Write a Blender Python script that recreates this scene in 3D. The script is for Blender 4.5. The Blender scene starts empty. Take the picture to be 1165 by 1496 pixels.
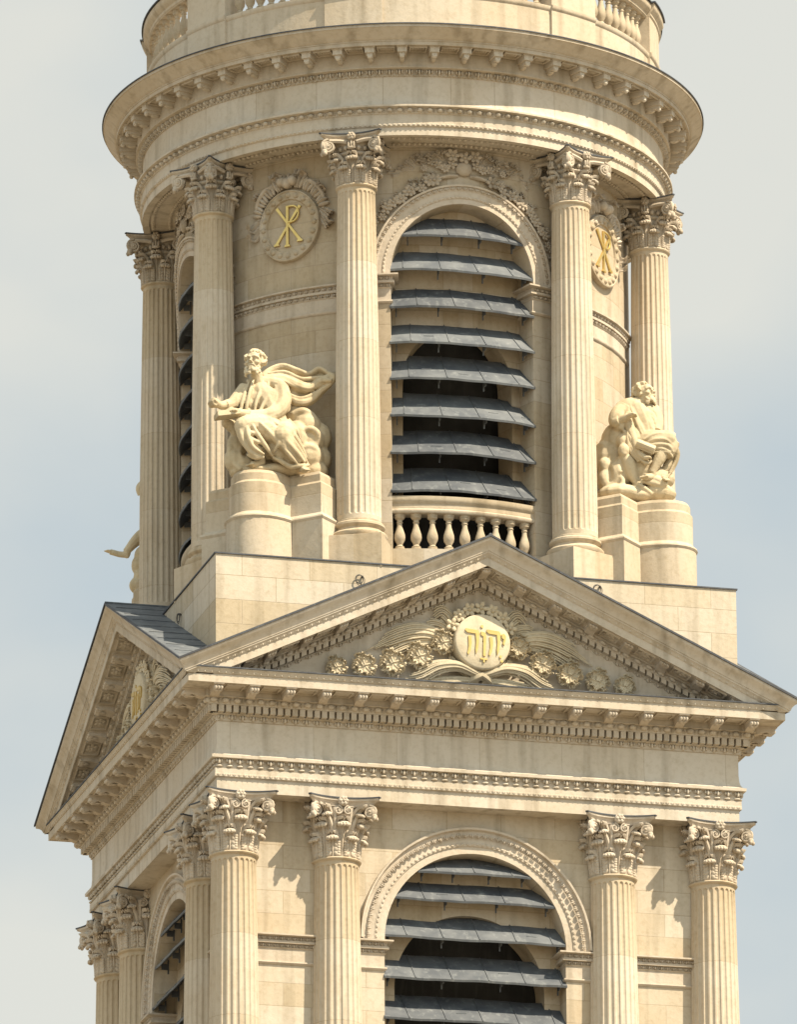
import bpy, math, random
import numpy as np
from mathutils import Vector, Matrix

random.seed(7)
RNG = np.random.RandomState(11)
PI = math.pi
SC = bpy.context.scene
COL = SC.collection

# ------------------------------------------------------------------ camera
AZ, DIST, CAMZ = 0.2665, 196.3544, -54.4422          # the viewer stands in the square, left of the front face
YAW, PITCH, ROLL, FPX = -0.0009, 0.3036, -0.0084, 13063.11
def make_camera():
    a = AZ + YAW
    fw = Vector((math.sin(a)*math.cos(PITCH), math.cos(a)*math.cos(PITCH), math.sin(PITCH)))
    r = fw.cross(Vector((0, 0, 1))).normalized(); u = r.cross(fw)
    r2 = r*math.cos(ROLL)+u*math.sin(ROLL); u2 = -r*math.sin(ROLL)+u*math.cos(ROLL)
    cd = bpy.data.cameras.new('camera'); co = bpy.data.objects.new('camera', cd); COL.objects.link(co)
    M = Matrix((r2, u2, -fw)).transposed().to_4x4()
    M.translation = Vector((-DIST*math.sin(AZ), -DIST*math.cos(AZ), CAMZ))
    co.matrix_world = M
    cd.sensor_fit = 'HORIZONTAL'; cd.sensor_width = 36.0; cd.lens = FPX/1165*36.0
    cd.clip_start = 1.0; cd.clip_end = 6000
    SC.camera = co
make_camera()

# ------------------------------------------------------------------ light
SUN_EL, SUN_PHI = math.radians(53), math.radians(41.5)     # phi: from the front normal (-Y) towards +X
sd = Vector((math.sin(SUN_PHI)*math.cos(SUN_EL), -math.cos(SUN_PHI)*math.cos(SUN_EL), math.sin(SUN_EL)))
sl = bpy.data.lights.new('sun', 'SUN'); sl.energy = 4.9; sl.angle = math.radians(0.55); sl.color = (1.0, 0.85, 0.62)
so = bpy.data.objects.new('sun', sl); COL.objects.link(so)
so.rotation_euler = sd.to_track_quat('Z', 'Y').to_euler(); so.location = sd*300

world = bpy.data.worlds.new('World'); SC.world = world; world.use_nodes = True
def build_world():
    nt = world.node_tree; N = nt.nodes; L = nt.links; N.clear()
    out = N.new('ShaderNodeOutputWorld'); bg = N.new('ShaderNodeBackground')
    sky = N.new('ShaderNodeTexSky'); sky.sky_type = 'NISHITA'; sky.sun_disc = False
    sky.sun_elevation = SUN_EL; sky.sun_rotation = math.atan2(sd.x, sd.y)
    sky.air_density = 1.0; sky.dust_density = 2.0; sky.altitude = 50
    tc = N.new('ShaderNodeTexCoord')
    mp = N.new('ShaderNodeMapping'); mp.inputs['Scale'].default_value = (1, 1, 1.5)
    mp.inputs['Location'].default_value = (0.295, 1.263, 2.874)
    L.new(tc.outputs['Generated'], mp.inputs['Vector'])
    n1 = N.new('ShaderNodeTexNoise'); n1.inputs['Scale'].default_value = 13.0; n1.inputs['Detail'].default_value = 5
    n1.inputs['Roughness'].default_value = 0.45
    L.new(mp.outputs['Vector'], n1.inputs['Vector'])
    r1 = N.new('ShaderNodeValToRGB'); r1.color_ramp.elements[0].position = 0.30; r1.color_ramp.elements[1].position = 0.60
    L.new(n1.outputs['Fac'], r1.inputs['Fac'])
    cl = N.new('ShaderNodeMix'); cl.data_type = 'RGBA'
    cl.inputs['A'].default_value = (4.6, 5.25, 5.5, 1); cl.inputs['B'].default_value = (6.7, 6.65, 5.95, 1)
    L.new(r1.outputs['Color'], cl.inputs['Factor'])
    mx = N.new('ShaderNodeMix'); mx.data_type = 'RGBA'; mx.inputs['Factor'].default_value = 0.86
    L.new(sky.outputs['Color'], mx.inputs['A']); L.new(cl.outputs['Result'], mx.inputs['B'])
    # unseen sky behind and overhead is brightened as added fill on the faces
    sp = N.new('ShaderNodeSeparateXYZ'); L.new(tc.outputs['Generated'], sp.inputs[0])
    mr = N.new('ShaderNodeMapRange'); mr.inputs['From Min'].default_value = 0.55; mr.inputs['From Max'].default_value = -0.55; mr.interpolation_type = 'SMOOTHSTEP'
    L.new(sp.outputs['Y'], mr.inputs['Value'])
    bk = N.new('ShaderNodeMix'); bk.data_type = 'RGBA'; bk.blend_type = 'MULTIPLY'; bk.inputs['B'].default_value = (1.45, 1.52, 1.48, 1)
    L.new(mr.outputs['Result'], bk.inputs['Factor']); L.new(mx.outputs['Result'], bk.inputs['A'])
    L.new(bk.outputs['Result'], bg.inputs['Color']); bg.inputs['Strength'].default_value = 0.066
    L.new(bg.outputs['Background'], out.inputs['Surface'])
build_world()
vs = SC.view_settings; vs.view_transform = 'Standard'; vs.look = 'None'; vs.gamma = 1; vs.use_curve_mapping = False
SC.display_settings.display_device = 'sRGB'
vs.exposure = 0.90
SC.cycles.max_bounces = 8; SC.cycles.diffuse_bounces = 5

# ------------------------------------------------------------------ materials
def new_mat(name):
    m = bpy.data.materials.new(name); m.use_nodes = True
    nt = m.node_tree; nt.nodes.clear()
    out = nt.nodes.new('ShaderNodeOutputMaterial'); b = nt.nodes.new('ShaderNodeBsdfPrincipled')
    nt.links.new(b.outputs['BSDF'], out.inputs['Surface'])
    return m, nt, b
def math_node(nt, op, a=None, b=None):
    n = nt.nodes.new('ShaderNodeMath'); n.operation = op
    for i, x in enumerate((a, b)):
        if x is None: continue
        if isinstance(x, (int, float)): n.inputs[i].default_value = x
        else: nt.links.new(x, n.inputs[i])
    return n.outputs[0]
def stone(name, c1, c2, joints=None, bw=1.25, bh=0.52, stain=0.22, rough=0.85, jdark=0.72, blockvar=0.5, bump=0.25):
    """limestone: blotches, vertical rain streaks, fine grain; joints None / 'flat' / 'round'"""
    m, nt, b = new_mat(name); N = nt.nodes; L = nt.links
    tc = N.new('ShaderNodeTexCoord')
    big = N.new('ShaderNodeTexNoise'); big.inputs['Scale'].default_value = 0.55; big.inputs['Detail'].default_value = 4
    L.new(tc.outputs['Object'], big.inputs['Vector'])
    mp = N.new('ShaderNodeMapping'); mp.inputs['Scale'].default_value = (2.6, 2.6, 0.22)
    L.new(tc.outputs['Object'], mp.inputs['Vector'])
    st = N.new('ShaderNodeTexNoise'); st.inputs['Scale'].default_value = 1.3; st.inputs['Detail'].default_value = 5
    L.new(mp.outputs['Vector'], st.inputs['Vector'])
    fine = N.new('ShaderNodeTexNoise'); fine.inputs['Scale'].default_value = 9.0; fine.inputs['Detail'].default_value = 6
    fine.inputs['Roughness'].default_value = 0.65
    L.new(tc.outputs['Object'], fine.inputs['Vector'])
    rb = N.new('ShaderNodeValToRGB'); rb.color_ramp.elements[0].position = 0.35; rb.color_ramp.elements[1].position = 0.68
    L.new(big.outputs['Fac'], rb.inputs['Fac'])
    mix = N.new('ShaderNodeMix'); mix.data_type = 'RGBA'
    mix.inputs['A'].default_value = (*c1, 1); mix.inputs['B'].default_value = (*c2, 1)
    L.new(rb.outputs['Color'], mix.inputs['Factor'])
    col = mix.outputs['Result']
    def mul(col, fac, dark):
        x = N.new('ShaderNodeMix'); x.data_type = 'RGBA'; x.blend_type = 'MULTIPLY'
        L.new(col, x.inputs['A']); x.inputs['B'].default_value = (*dark, 1); L.new(fac, x.inputs['Factor'])
        return x.outputs['Result']
    rs = N.new('ShaderNodeValToRGB'); rs.color_ramp.elements[0].position = 0.5; rs.color_ramp.elements[1].position = 0.78
    L.new(st.outputs['Fac'], rs.inputs['Fac'])
    col = mul(col, rs.outputs['Color'], (1-stain*1.0, 1-stain*1.05, 1-stain*1.15))
    rf = N.new('ShaderNodeValToRGB'); rf.color_ramp.elements[0].position = 0.48; rf.color_ramp.elements[1].position = 0.75
    L.new(fine.outputs['Fac'], rf.inputs['Fac'])
    col = mul(col, rf.outputs['Color'], (0.86, 0.84, 0.80))
    height = fine.outputs['Fac']
    if joints:
        sep = N.new('ShaderNodeSeparateXYZ'); L.new(tc.outputs['Object'], sep.inputs[0])
        if joints == 'round':
            ang = math_node(nt, 'ARCTAN2', sep.outputs['X'], sep.outputs['Y'])
            u = math_node(nt, 'MULTIPLY', ang, 5.3)
        else:
            g = N.new('ShaderNodeNewGeometry'); sn = N.new('ShaderNodeSeparateXYZ'); L.new(g.outputs['True Normal'], sn.inputs[0])
            ay = math_node(nt, 'ABSOLUTE', sn.outputs['Y']); ax = math_node(nt, 'ABSOLUTE', sn.outputs['X'])
            sel = math_node(nt, 'GREATER_THAN', ax, ay)
            u = math_node(nt, 'ADD', math_node(nt, 'MULTIPLY', sep.outputs['Y'], sel),
                          math_node(nt, 'MULTIPLY', sep.outputs['X'], math_node(nt, 'SUBTRACT', 1.0, sel)))
        cmb = N.new('ShaderNodeCombineXYZ'); L.new(u, cmb.inputs['X']); L.new(sep.outputs['Z'], cmb.inputs['Y'])
        br = N.new('ShaderNodeTexBrick'); br.inputs['Scale'].default_value = 1.0
        br.inputs['Brick Width'].default_value = bw; br.inputs['Row Height'].default_value = bh
        br.inputs['Mortar Size'].default_value = 0.011; br.inputs['Mortar Smooth'].default_value = 0.4
        br.inputs['Color1'].default_value = (1, 1, 1, 1); br.inputs['Color2'].default_value = (0, 0, 0, 1); br.inputs['Mortar'].default_value = (0.5, 0.5, 0.5, 1)
        L.new(cmb.outputs[0], br.inputs['Vector'])
        var = math_node(nt, 'MULTIPLY', br.outputs['Color'], blockvar)
        col = mul(col, var, (0.84, 0.78, 0.66))
        col = mul(col, math_node(nt, 'MULTIPLY', br.outputs['Fac'], 1.0), (jdark, jdark*0.97, jdark*0.93))
        height = math_node(nt, 'SUBTRACT', fine.outputs['Fac'], math_node(nt, 'MULTIPLY', br.outputs['Fac'], 0.8))
    oi = N.new('ShaderNodeObjectInfo')
    col = mul(col, math_node(nt, 'MULTIPLY', oi.outputs['Random'], 0.55), (0.84, 0.81, 0.76))
    # pale washed and dark lichen patches
    sp = N.new('ShaderNodeTexNoise'); sp.inputs['Scale'].default_value = 3.1; sp.inputs['Detail'].default_value = 8; sp.inputs['Roughness'].default_value = 0.72
    L.new(tc.outputs['Object'], sp.inputs['Vector'])
    rp = N.new('ShaderNodeValToRGB'); rp.color_ramp.elements[0].position = 0.56; rp.color_ramp.elements[1].position = 0.74
    L.new(sp.outputs['Fac'], rp.inputs['Fac'])
    col = mul(col, math_node(nt, 'MULTIPLY', rp.outputs['Color'], 0.75), (0.80, 0.77, 0.70))
    L.new(col, b.inputs['Base Color'])
    b.inputs['Roughness'].default_value = rough; b.inputs['Specular IOR Level'].default_value = 0.25
    bp = N.new('ShaderNodeBump'); bp.inputs['Strength'].default_value = bump; bp.inputs['Distance'].default_value = 0.03
    L.new(height, bp.inputs['Height']); L.new(bp.outputs['Normal'], b.inputs['Normal'])
    return m
CREAM, GOLDEN = (0.533, 0.490, 0.430), (0.490, 0.423, 0.339)
M_WALL = stone('limestone_wall', CREAM, GOLDEN, 'flat', stain=0.26, jdark=.82, blockvar=.75)
M_DRUM = stone('limestone_round_wall', (0.507, 0.463, 0.409), (0.481, 0.415, 0.330), 'round', stain=0.3, jdark=.82, blockvar=.85)
M_ATTIC = stone('limestone_weathered_blocks', (0.557, 0.514, 0.459), (0.507, 0.453, 0.380), 'flat', bw=1.55, bh=0.56, stain=0.3, blockvar=0.9, jdark=0.76)
M_FRIEZE = stone('limestone_frieze', (0.557, 0.524, 0.480), (0.533, 0.484, 0.425), 'flat', bw=1.9, bh=1.7, stain=0.34, jdark=0.82, blockvar=0.35)
M_FRIEZE_R = stone('limestone_round_frieze', (0.557, 0.524, 0.480), (0.515, 0.463, 0.399), 'round', bw=1.35, bh=2.9, stain=0.34, jdark=0.8, blockvar=0.45)
M_MOULD = stone('limestone_moulding', (0.523, 0.479, 0.425), (0.481, 0.423, 0.349), None, stain=0.42)
M_COLUMN = stone('limestone_column', (0.541, 0.494, 0.430), (0.507, 0.436, 0.349), 'round', bw=60.0, bh=1.85, stain=0.36, jdark=.90, blockvar=.75)
M_CARVED = stone('limestone_carved', (0.533, 0.484, 0.430), (0.481, 0.419, 0.349), None, stain=0.35, bump=0.35)
M_OLDCARVED = stone('limestone_carved_soot_shade', (0.490, 0.433, 0.365), (0.391, 0.342, 0.289), None, stain=0.5, bump=0.45)  # soot-grey capitals; the garland's grey is shade put into the colour
M_RELIEF = stone('relief_limestone_sunlit', (0.60, 0.545, 0.44), (0.565, 0.50, 0.385), None, stain=0.25, bump=0.35)  # paler carved stone: the sun on the relief is put into its colour
M_STATUE = stone('statue_limestone', (0.56, 0.49, 0.365), (0.50, 0.415, 0.285), None, stain=0.42, bump=0.4)
def lead(name, c, c2, rough=0.62):
    m, nt, b = new_mat(name); N = nt.nodes; L = nt.links
    tc = N.new('ShaderNodeTexCoord'); n = N.new('ShaderNodeTexNoise'); n.inputs['Scale'].default_value = 2.2; n.inputs['Detail'].default_value = 6
    L.new(tc.outputs['Object'], n.inputs['Vector'])
    r = N.new('ShaderNodeValToRGB'); r.color_ramp.elements[0].color = (*c, 1); r.color_ramp.elements[1].color = (*c2, 1)
    r.color_ramp.elements[0].position = 0.35; r.color_ramp.elements[1].position = 0.7
    L.new(n.outputs['Fac'], r.inputs['Fac'])
    mp = N.new('ShaderNodeMapping'); mp.inputs['Scale'].default_value = (7, 7, 0.8); L.new(tc.outputs['Object'], mp.inputs['Vector'])
    n2 = N.new('ShaderNodeTexNoise'); n2.inputs['Scale'].default_value = 1.0; n2.inputs['Detail'].default_value = 6; n2.inputs['Roughness'].default_value = 0.6
    L.new(mp.outputs['Vector'], n2.inputs['Vector'])
    r2 = N.new('ShaderNodeValToRGB'); r2.color_ramp.elements[0].position = 0.54; r2.color_ramp.elements[1].position = 0.74; L.new(n2.outputs['Fac'], r2.inputs['Fac'])
    oi = N.new('ShaderNodeObjectInfo')
    x1 = N.new('ShaderNodeMix'); x1.data_type = 'RGBA'; x1.blend_type = 'MULTIPLY'; x1.inputs['B'].default_value = (0.66, 0.66, 0.68, 1)
    L.new(oi.outputs['Random'], x1.inputs['Factor']); L.new(r.outputs['Color'], x1.inputs['A'])
    x2 = N.new('ShaderNodeMix'); x2.data_type = 'RGBA'; x2.inputs['B'].default_value = (c2[0]*1.7, c2[1]*1.65, c2[2]*1.55, 1)
    L.new(math_node(nt, 'MULTIPLY', r2.outputs['Color'], 0.45), x2.inputs['Factor']); L.new(x1.outputs['Result'], x2.inputs['A'])
    L.new(x2.outputs['Result'], b.inputs['Base Color'])
    b.inputs['Roughness'].default_value = rough; b.inputs['Metallic'].default_value = 0.15; b.inputs['Specular IOR Level'].default_value = 0.4
    bp = N.new('ShaderNodeBump'); bp.inputs['Strength'].default_value = 0.2; bp.inputs['Distance'].default_value = 0.03
    L.new(n.outputs['Fac'], bp.inputs['Height']); L.new(bp.outputs['Normal'], b.inputs['Normal'])
    return m
M_LEAD = lead('lead_sheet', (0.092, 0.106, 0.128), (0.16, 0.176, 0.196))
M_FLASH = lead('lead_flashing', (0.05, 0.055, 0.07), (0.09, 0.10, 0.12))
M_IRON = lead('iron', (0.05, 0.05, 0.055), (0.10, 0.095, 0.09), 0.6)
M_DARK = lead('interior_shade', (0.045, 0.048, 0.055), (0.07, 0.074, 0.082), 0.9)  # near-black colour stands in for the darkness inside the openings
def gold():
    m, nt, b = new_mat('gilding'); N = nt.nodes; L = nt.links
    tc = N.new('ShaderNodeTexCoord'); n = N.new('ShaderNodeTexNoise'); n.inputs['Scale'].default_value = 6; n.inputs['Detail'].default_value = 4
    L.new(tc.outputs['Object'], n.inputs['Vector'])
    r = N.new('ShaderNodeValToRGB'); r.color_ramp.elements[0].color = (0.52, 0.36, 0.10, 1); r.color_ramp.elements[1].color = (0.80, 0.62, 0.27, 1)
    L.new(n.outputs['Fac'], r.inputs['Fac']); L.new(r.outputs['Color'], b.inputs['Base Color'])
    b.inputs['Metallic'].default_value = 0.75; b.inputs['Roughness'].default_value = 0.36
    return m
M_GOLD = gold()

# ------------------------------------------------------------------ mesh helpers
class MB:
    def __init__(s): s.v = []; s.f = []; s.n = 0
    def add(s, V, F, fn=None):
        V = np.asarray(V, float)
        if fn is not None: V = fn(V)
        s.v.append(V); n = s.n
        s.f.extend([tuple(i+n for i in f) for f in F]); s.n += len(V)
    def build(s, name, mat, parent=None, angle=38, smooth=True, flip=False):
        me = bpy.data.meshes.new(name)
        V = np.concatenate(s.v) if s.v else np.zeros((0, 3))
        me.from_pydata(V.tolist(), [], s.f)
        me.validate(); 
        import bmesh
        bm = bmesh.new(); bm.from_mesh(me); bmesh.ops.recalc_face_normals(bm, faces=bm.faces); bm.to_mesh(me); bm.free()
        if smooth:
            me.shade_smooth(); me.set_sharp_from_angle(angle=math.radians(angle))
        me.materials.append(mat)
        return link(name, me, parent)
def link(name, me, parent=None):
    o = bpy.data.objects.new(name, me); COL.objects.link(o)
    if parent is not None: hang(o, parent)
    return o
WORLD_OFF = {}
def hang(o, parent):
    o.parent = parent
    if parent.name in WORLD_OFF: o.matrix_parent_inverse = Matrix.Translation(-WORLD_OFF[parent.name])
def clone(o, parent=None):
    c = o.copy(); COL.objects.link(c)
    if parent is not None: hang(c, parent)
    return c
def tag(o, label, cat, group=None):
    o['label'] = label; o['category'] = cat
    if group: o['group'] = group

def grid_faces(nu, nv, cu=False, cv=False):
    F = []
    for i in range(nu if cu else nu-1):
        for j in range(nv if cv else nv-1):
            a = i*nv+j; b = ((i+1) % nu)*nv+j; c = ((i+1) % nu)*nv+(j+1) % nv; d = i*nv+(j+1) % nv
            F.append((a, b, c, d))
    return F
def u_box(x0, x1, y0, y1, z0, z1):
    V = [(x, y, z) for x in (x0, x1) for y in (y0, y1) for z in (z0, z1)]
    F = [(0, 1, 3, 2), (4, 6, 7, 5), (0, 4, 5, 1), (2, 3, 7, 6), (0, 2, 6, 4), (1, 5, 7, 3)]
    return np.array(V, float), F
def u_ell(c, r, nu=10, nv=6, R=None):
    V = [(0, 0, -1)]
    for j in range(1, nv):
        t = -PI/2+PI*j/nv
        for i in range(nu):
            a = 2*PI*i/nu; V.append((math.cos(t)*math.cos(a), math.cos(t)*math.sin(a), math.sin(t)))
    V.append((0, 0, 1)); V = np.array(V)*np.array(r)
    F = [(0, 1+(i+1) % nu, 1+i) for i in range(nu)]
    for j in range(nv-2):
        for i in range(nu):
            a = 1+j*nu+i; b = 1+j*nu+(i+1) % nu; F.append((a, b, b+nu, a+nu))
    l = len(V)-1; o = 1+(nv-2)*nu
    F += [(o+i, o+(i+1) % nu, l) for i in range(nu)]
    if R is not None: V = V@np.array(R).T
    return V+np.array(c, float), F
def u_tube(P, rad, n=8, flat=1.0, up=(0, 0, 1)):
    """tube through points P with radii rad (closed ends); flat squeezes it along the frame's second axis"""
    P = np.array(P, float); m = len(P); rad = np.broadcast_to(np.array(rad, float), (m,))
    T = np.gradient(P, axis=0); T /= np.linalg.norm(T, axis=1)[:, None]+1e-12
    A = np.array(up, float); V = []
    if abs(np.dot(A, T[0])) > 0.95: A = np.array((1.0, 0, 0))
    for i in range(m):
        A = A-T[i]*np.dot(A, T[i]); A /= np.linalg.norm(A)+1e-12; B = np.cross(T[i], A)
        for k in range(n):
            a = 2*PI*k/n
            V.append(P[i]+rad[i]*(math.cos(a)*B+math.sin(a)*flat*A))
    F = grid_faces(m, n, False, True)
    F.append(tuple(range(n))); F.append(tuple((m-1)*n+k for k in reversed(range(n))))
    return np.array(V), F
def spline(P, k=6):
    """Catmull-Rom through P"""
    P = np.array(P, float); Q = np.vstack([2*P[0]-P[1], P, 2*P[-1]-P[-2]]); out = []
    for i in range(1, len(Q)-2):
        p0, p1, p2, p3 = Q[i-1], Q[i], Q[i+1], Q[i+2]
        for j in range(k):
            t = j/k
            out.append(0.5*((2*p1)+(-p0+p2)*t+(2*p0-5*p1+4*p2-p3)*t*t+(-p0+3*p1-3*p2+p3)*t**3))
    out.append(P[-1]); return np.array(out)
def lathe(mb, prof, n=48, a0=0.0, a1=None, fn=None):
    full = a1 is None
    if full: A = [2*PI*i/n for i in range(n)]
    else: A = [a0+(a1-a0)*i/n for i in range(n+1)]
    V = [(r*math.sin(a), -r*math.cos(a), z) for a in A for r, z in prof]
    mb.add(V, grid_faces(len(A), len(prof), full, False), fn)
def square_sweep(mb, prof, A=6.0):
    V = [(sx*(A+d), sy*(A+d), z) for sx, sy in ((-1, -1), (1, -1), (1, 1), (-1, 1)) for d, z in prof]
    mb.add(V, grid_faces(4, len(prof), True, False))
def extrude_poly(mb, P, fn, d0, d1):
    """polygon P [(u,v)] -> solid between depths d0..d1 ; fn maps (u,d,v)"""
    n = len(P)
    V = [(u, d0, v) for u, v in P]+[(u, d1, v) for u, v in P]
    F = [tuple(range(n)), tuple(reversed(range(n, 2*n)))]+[(i, (i+1) % n, n+(i+1) % n, n+i) for i in range(n)]
    mb.add(V, F, fn)

# maps take (s along, d outwards, v up) -> world
def rot(V, k):
    a = -PI/2*k; c, s = math.cos(a), math.sin(a)
    return np.stack([c*V[:, 0]-s*V[:, 1], s*V[:, 0]+c*V[:, 1], V[:, 2]], -1)
def flat_map(k, A, s0=0, v0=0, d0=0):
    return lambda V: rot(np.stack([V[:, 0]+s0, -(A+V[:, 1]+d0), V[:, 2]+v0], -1), k)
ZAP, SLOPE = 4.34, 0.466
def rake_map(k, s0=0, v0=0, d0=0):
    return lambda V: rot(np.stack([V[:, 0]+s0, -(6+V[:, 1]+d0), ZAP-SLOPE*np.abs(V[:, 0]+s0)+V[:, 2]+v0], -1), k)
def cyl_map(R, a0=0, v0=0, d0=0, s0=0):
    def f(V):
        a = (V[:, 0]+s0)/R+a0; r = R+V[:, 1]+d0
        return np.stack([r*np.sin(a), -r*np.cos(a), V[:, 2]+v0], -1)
    return f
def arch_map(base, ra, spring, s0=0, v0=0, d0=0):
    def f(V):
        t = (V[:, 0]+s0)/ra; q = ra+V[:, 2]+v0
        return base(np.stack([q*np.sin(t), V[:, 1]+d0, spring+q*np.cos(t)], -1))
    return f

def join(parts):
    V = []; F = []; n = 0
    for a, b in parts:
        V.append(np.asarray(a, float)); F += [tuple(i+n for i in f) for f in b]; n += len(a)
    return np.vstack(V), F
# ornament units in (s, d, v), v from 0 to h
def o_egg(p, h, e):
    V, F = u_ell((0, 0.15*e, h*0.52), (p*0.33, e, h*0.48), 8, 4)
    W, G = u_ell((p*0.5, 0, h*0.42), (p*0.08, e*0.75, h*0.42), 4, 4)
    return np.vstack([V, W]), F+[tuple(i+len(V) for i in g) for g in G]
def o_leaf(p, h, e):
    """trefoil leaf: tall middle lobe between two short ones, gaps between"""
    return join([u_ell((0, 0, h*.5), (p*.17, e, h*.52), 6, 4), u_ell((-p*.27, -.1*e, h*.62), (p*.12, e*.8, h*.36), 6, 4), u_ell((p*.27, -.1*e, h*.62), (p*.12, e*.8, h*.36), 6, 4)])
def o_bead(p, h, e):
    return u_ell((0, 0, h*.5), (p*.42, e, h*.5), 6, 4)
def o_dentil(p, h, e):
    return u_box(-p*.33, p*.33, -.02, e, 0, h)
def strip(mb, unit, s0, s1, pitch, mapper, **kw):
    n = max(1, int(round((s1-s0)/pitch))); st = (s1-s0)/n
    for i in range(n):
        mb.add(unit[0], unit[1], mapper(s0=s0+st*(i+.5), **kw))

# ------------------------------------------------------------------ carved pieces
def leaf_grid(L, w, curl, thick=0.03, nu=11, nv=9, lobes=3.5, groove=0.025, tip=1.0):
    """acanthus leaf: x across, y up, z outwards; curls out and down at its end. Returns closed mesh"""
    S = np.linspace(0, 1, nu); T = np.linspace(-1, 1, nv)
    C = []
    s0 = 0.68
    for s in S:
        if s < s0: C.append((L*s/s0*0.86, curl*0.25*(s/s0)**2, 0.0))
        else:
            a = (s-s0)/(1-s0)*math.radians(205)*tip
            C.append((L*0.86+curl*0.5*math.sin(a), curl*0.25+curl*0.5*(1-math.cos(a)), a))
    V = []
    for side in (0, 1):
        for i, s in enumerate(S):
            y, z, a = C[i]
            ww = w*0.5*(0.80+0.25*math.sin(PI*s))*(1+0.16*math.cos(2*PI*lobes*s))*(1.0 if s < 0.75 else math.sqrt(max(0.10, 1-((s-.75)/.27)**2)))
            for t in T:
                g = groove*math.cos(t*2.5*PI)*min(1, 3*s+.3)-0.10*w*t*t
                off = g-(thick if side else 0)
                V.append((t*ww, y-off*math.sin(a)*1.0, z+off*math.cos(a)))
    V = np.array(V); n = nu*nv
    F = grid_faces(nu, nv)
    F2 = [tuple(reversed([i+n for i in f])) for f in F]
    E = []
    for i in range(nu-1):
        for j in (0, nv-1):
            a, b = i*nv+j, (i+1)*nv+j; E.append((a, b, b+n, a+n) if j else (b, a, a+n, b+n))
    for j in range(nv-1):
        for i in (0, nu-1):
            a, b = i*nv+j, i*nv+j+1; E.append((b, a, a+n, b+n) if i else (a, b, b+n, a+n))
    return V, F+F2+E
def spiral(R, turns=2.0, n=44, m=6, depth=0.05, hand=1):
    """volute disc in the x-z plane, front towards -y"""
    th = np.linspace(0, 2*PI*turns, n); r = R*(1-0.80*(th/th[-1])**0.8)
    P = np.stack([hand*r*np.sin(th), -depth*0.5*(th/th[-1])-.01, r*np.cos(th)], -1)
    rad = R*(0.19-0.09*th/th[-1])
    V, F = u_tube(P, rad, m, up=(0, 1, 0))
    parts = [(V, F), u_ell((0, depth*.4, 0), (R*0.98, depth*.7, R*0.98), 16, 4), u_ell((0, -depth*.6, 0), (R*.2, depth*.6, R*.2), 8, 4)]
    return join(parts)
def rosette(r, petals=5, cup=0.35):
    parts = [u_ell((0, -r*.25, 0), (r*.28, r*.28, r*.28), 8, 4)]
    for k in range(petals):
        a = 2*PI*k/petals; c, s = math.cos(a), math.sin(a)
        R = np.array([[c, 0, -s], [0, 1, 0], [s, 0, c]])
        V, F = u_ell((r*.58, -r*.12, 0), (r*.45, r*.16, r*.34), 8, 4)
        V[:, 1] -= cup*(V[:, 0]/r)**2*r*.35
        parts.append((V@R.T, F))
    return join(parts)
def rotz(V, a):
    c, s = math.cos(a), math.sin(a)
    return np.stack([c*V[:, 0]-s*V[:, 1], s*V[:, 0]+c*V[:, 1], V[:, 2]], -1)

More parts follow.
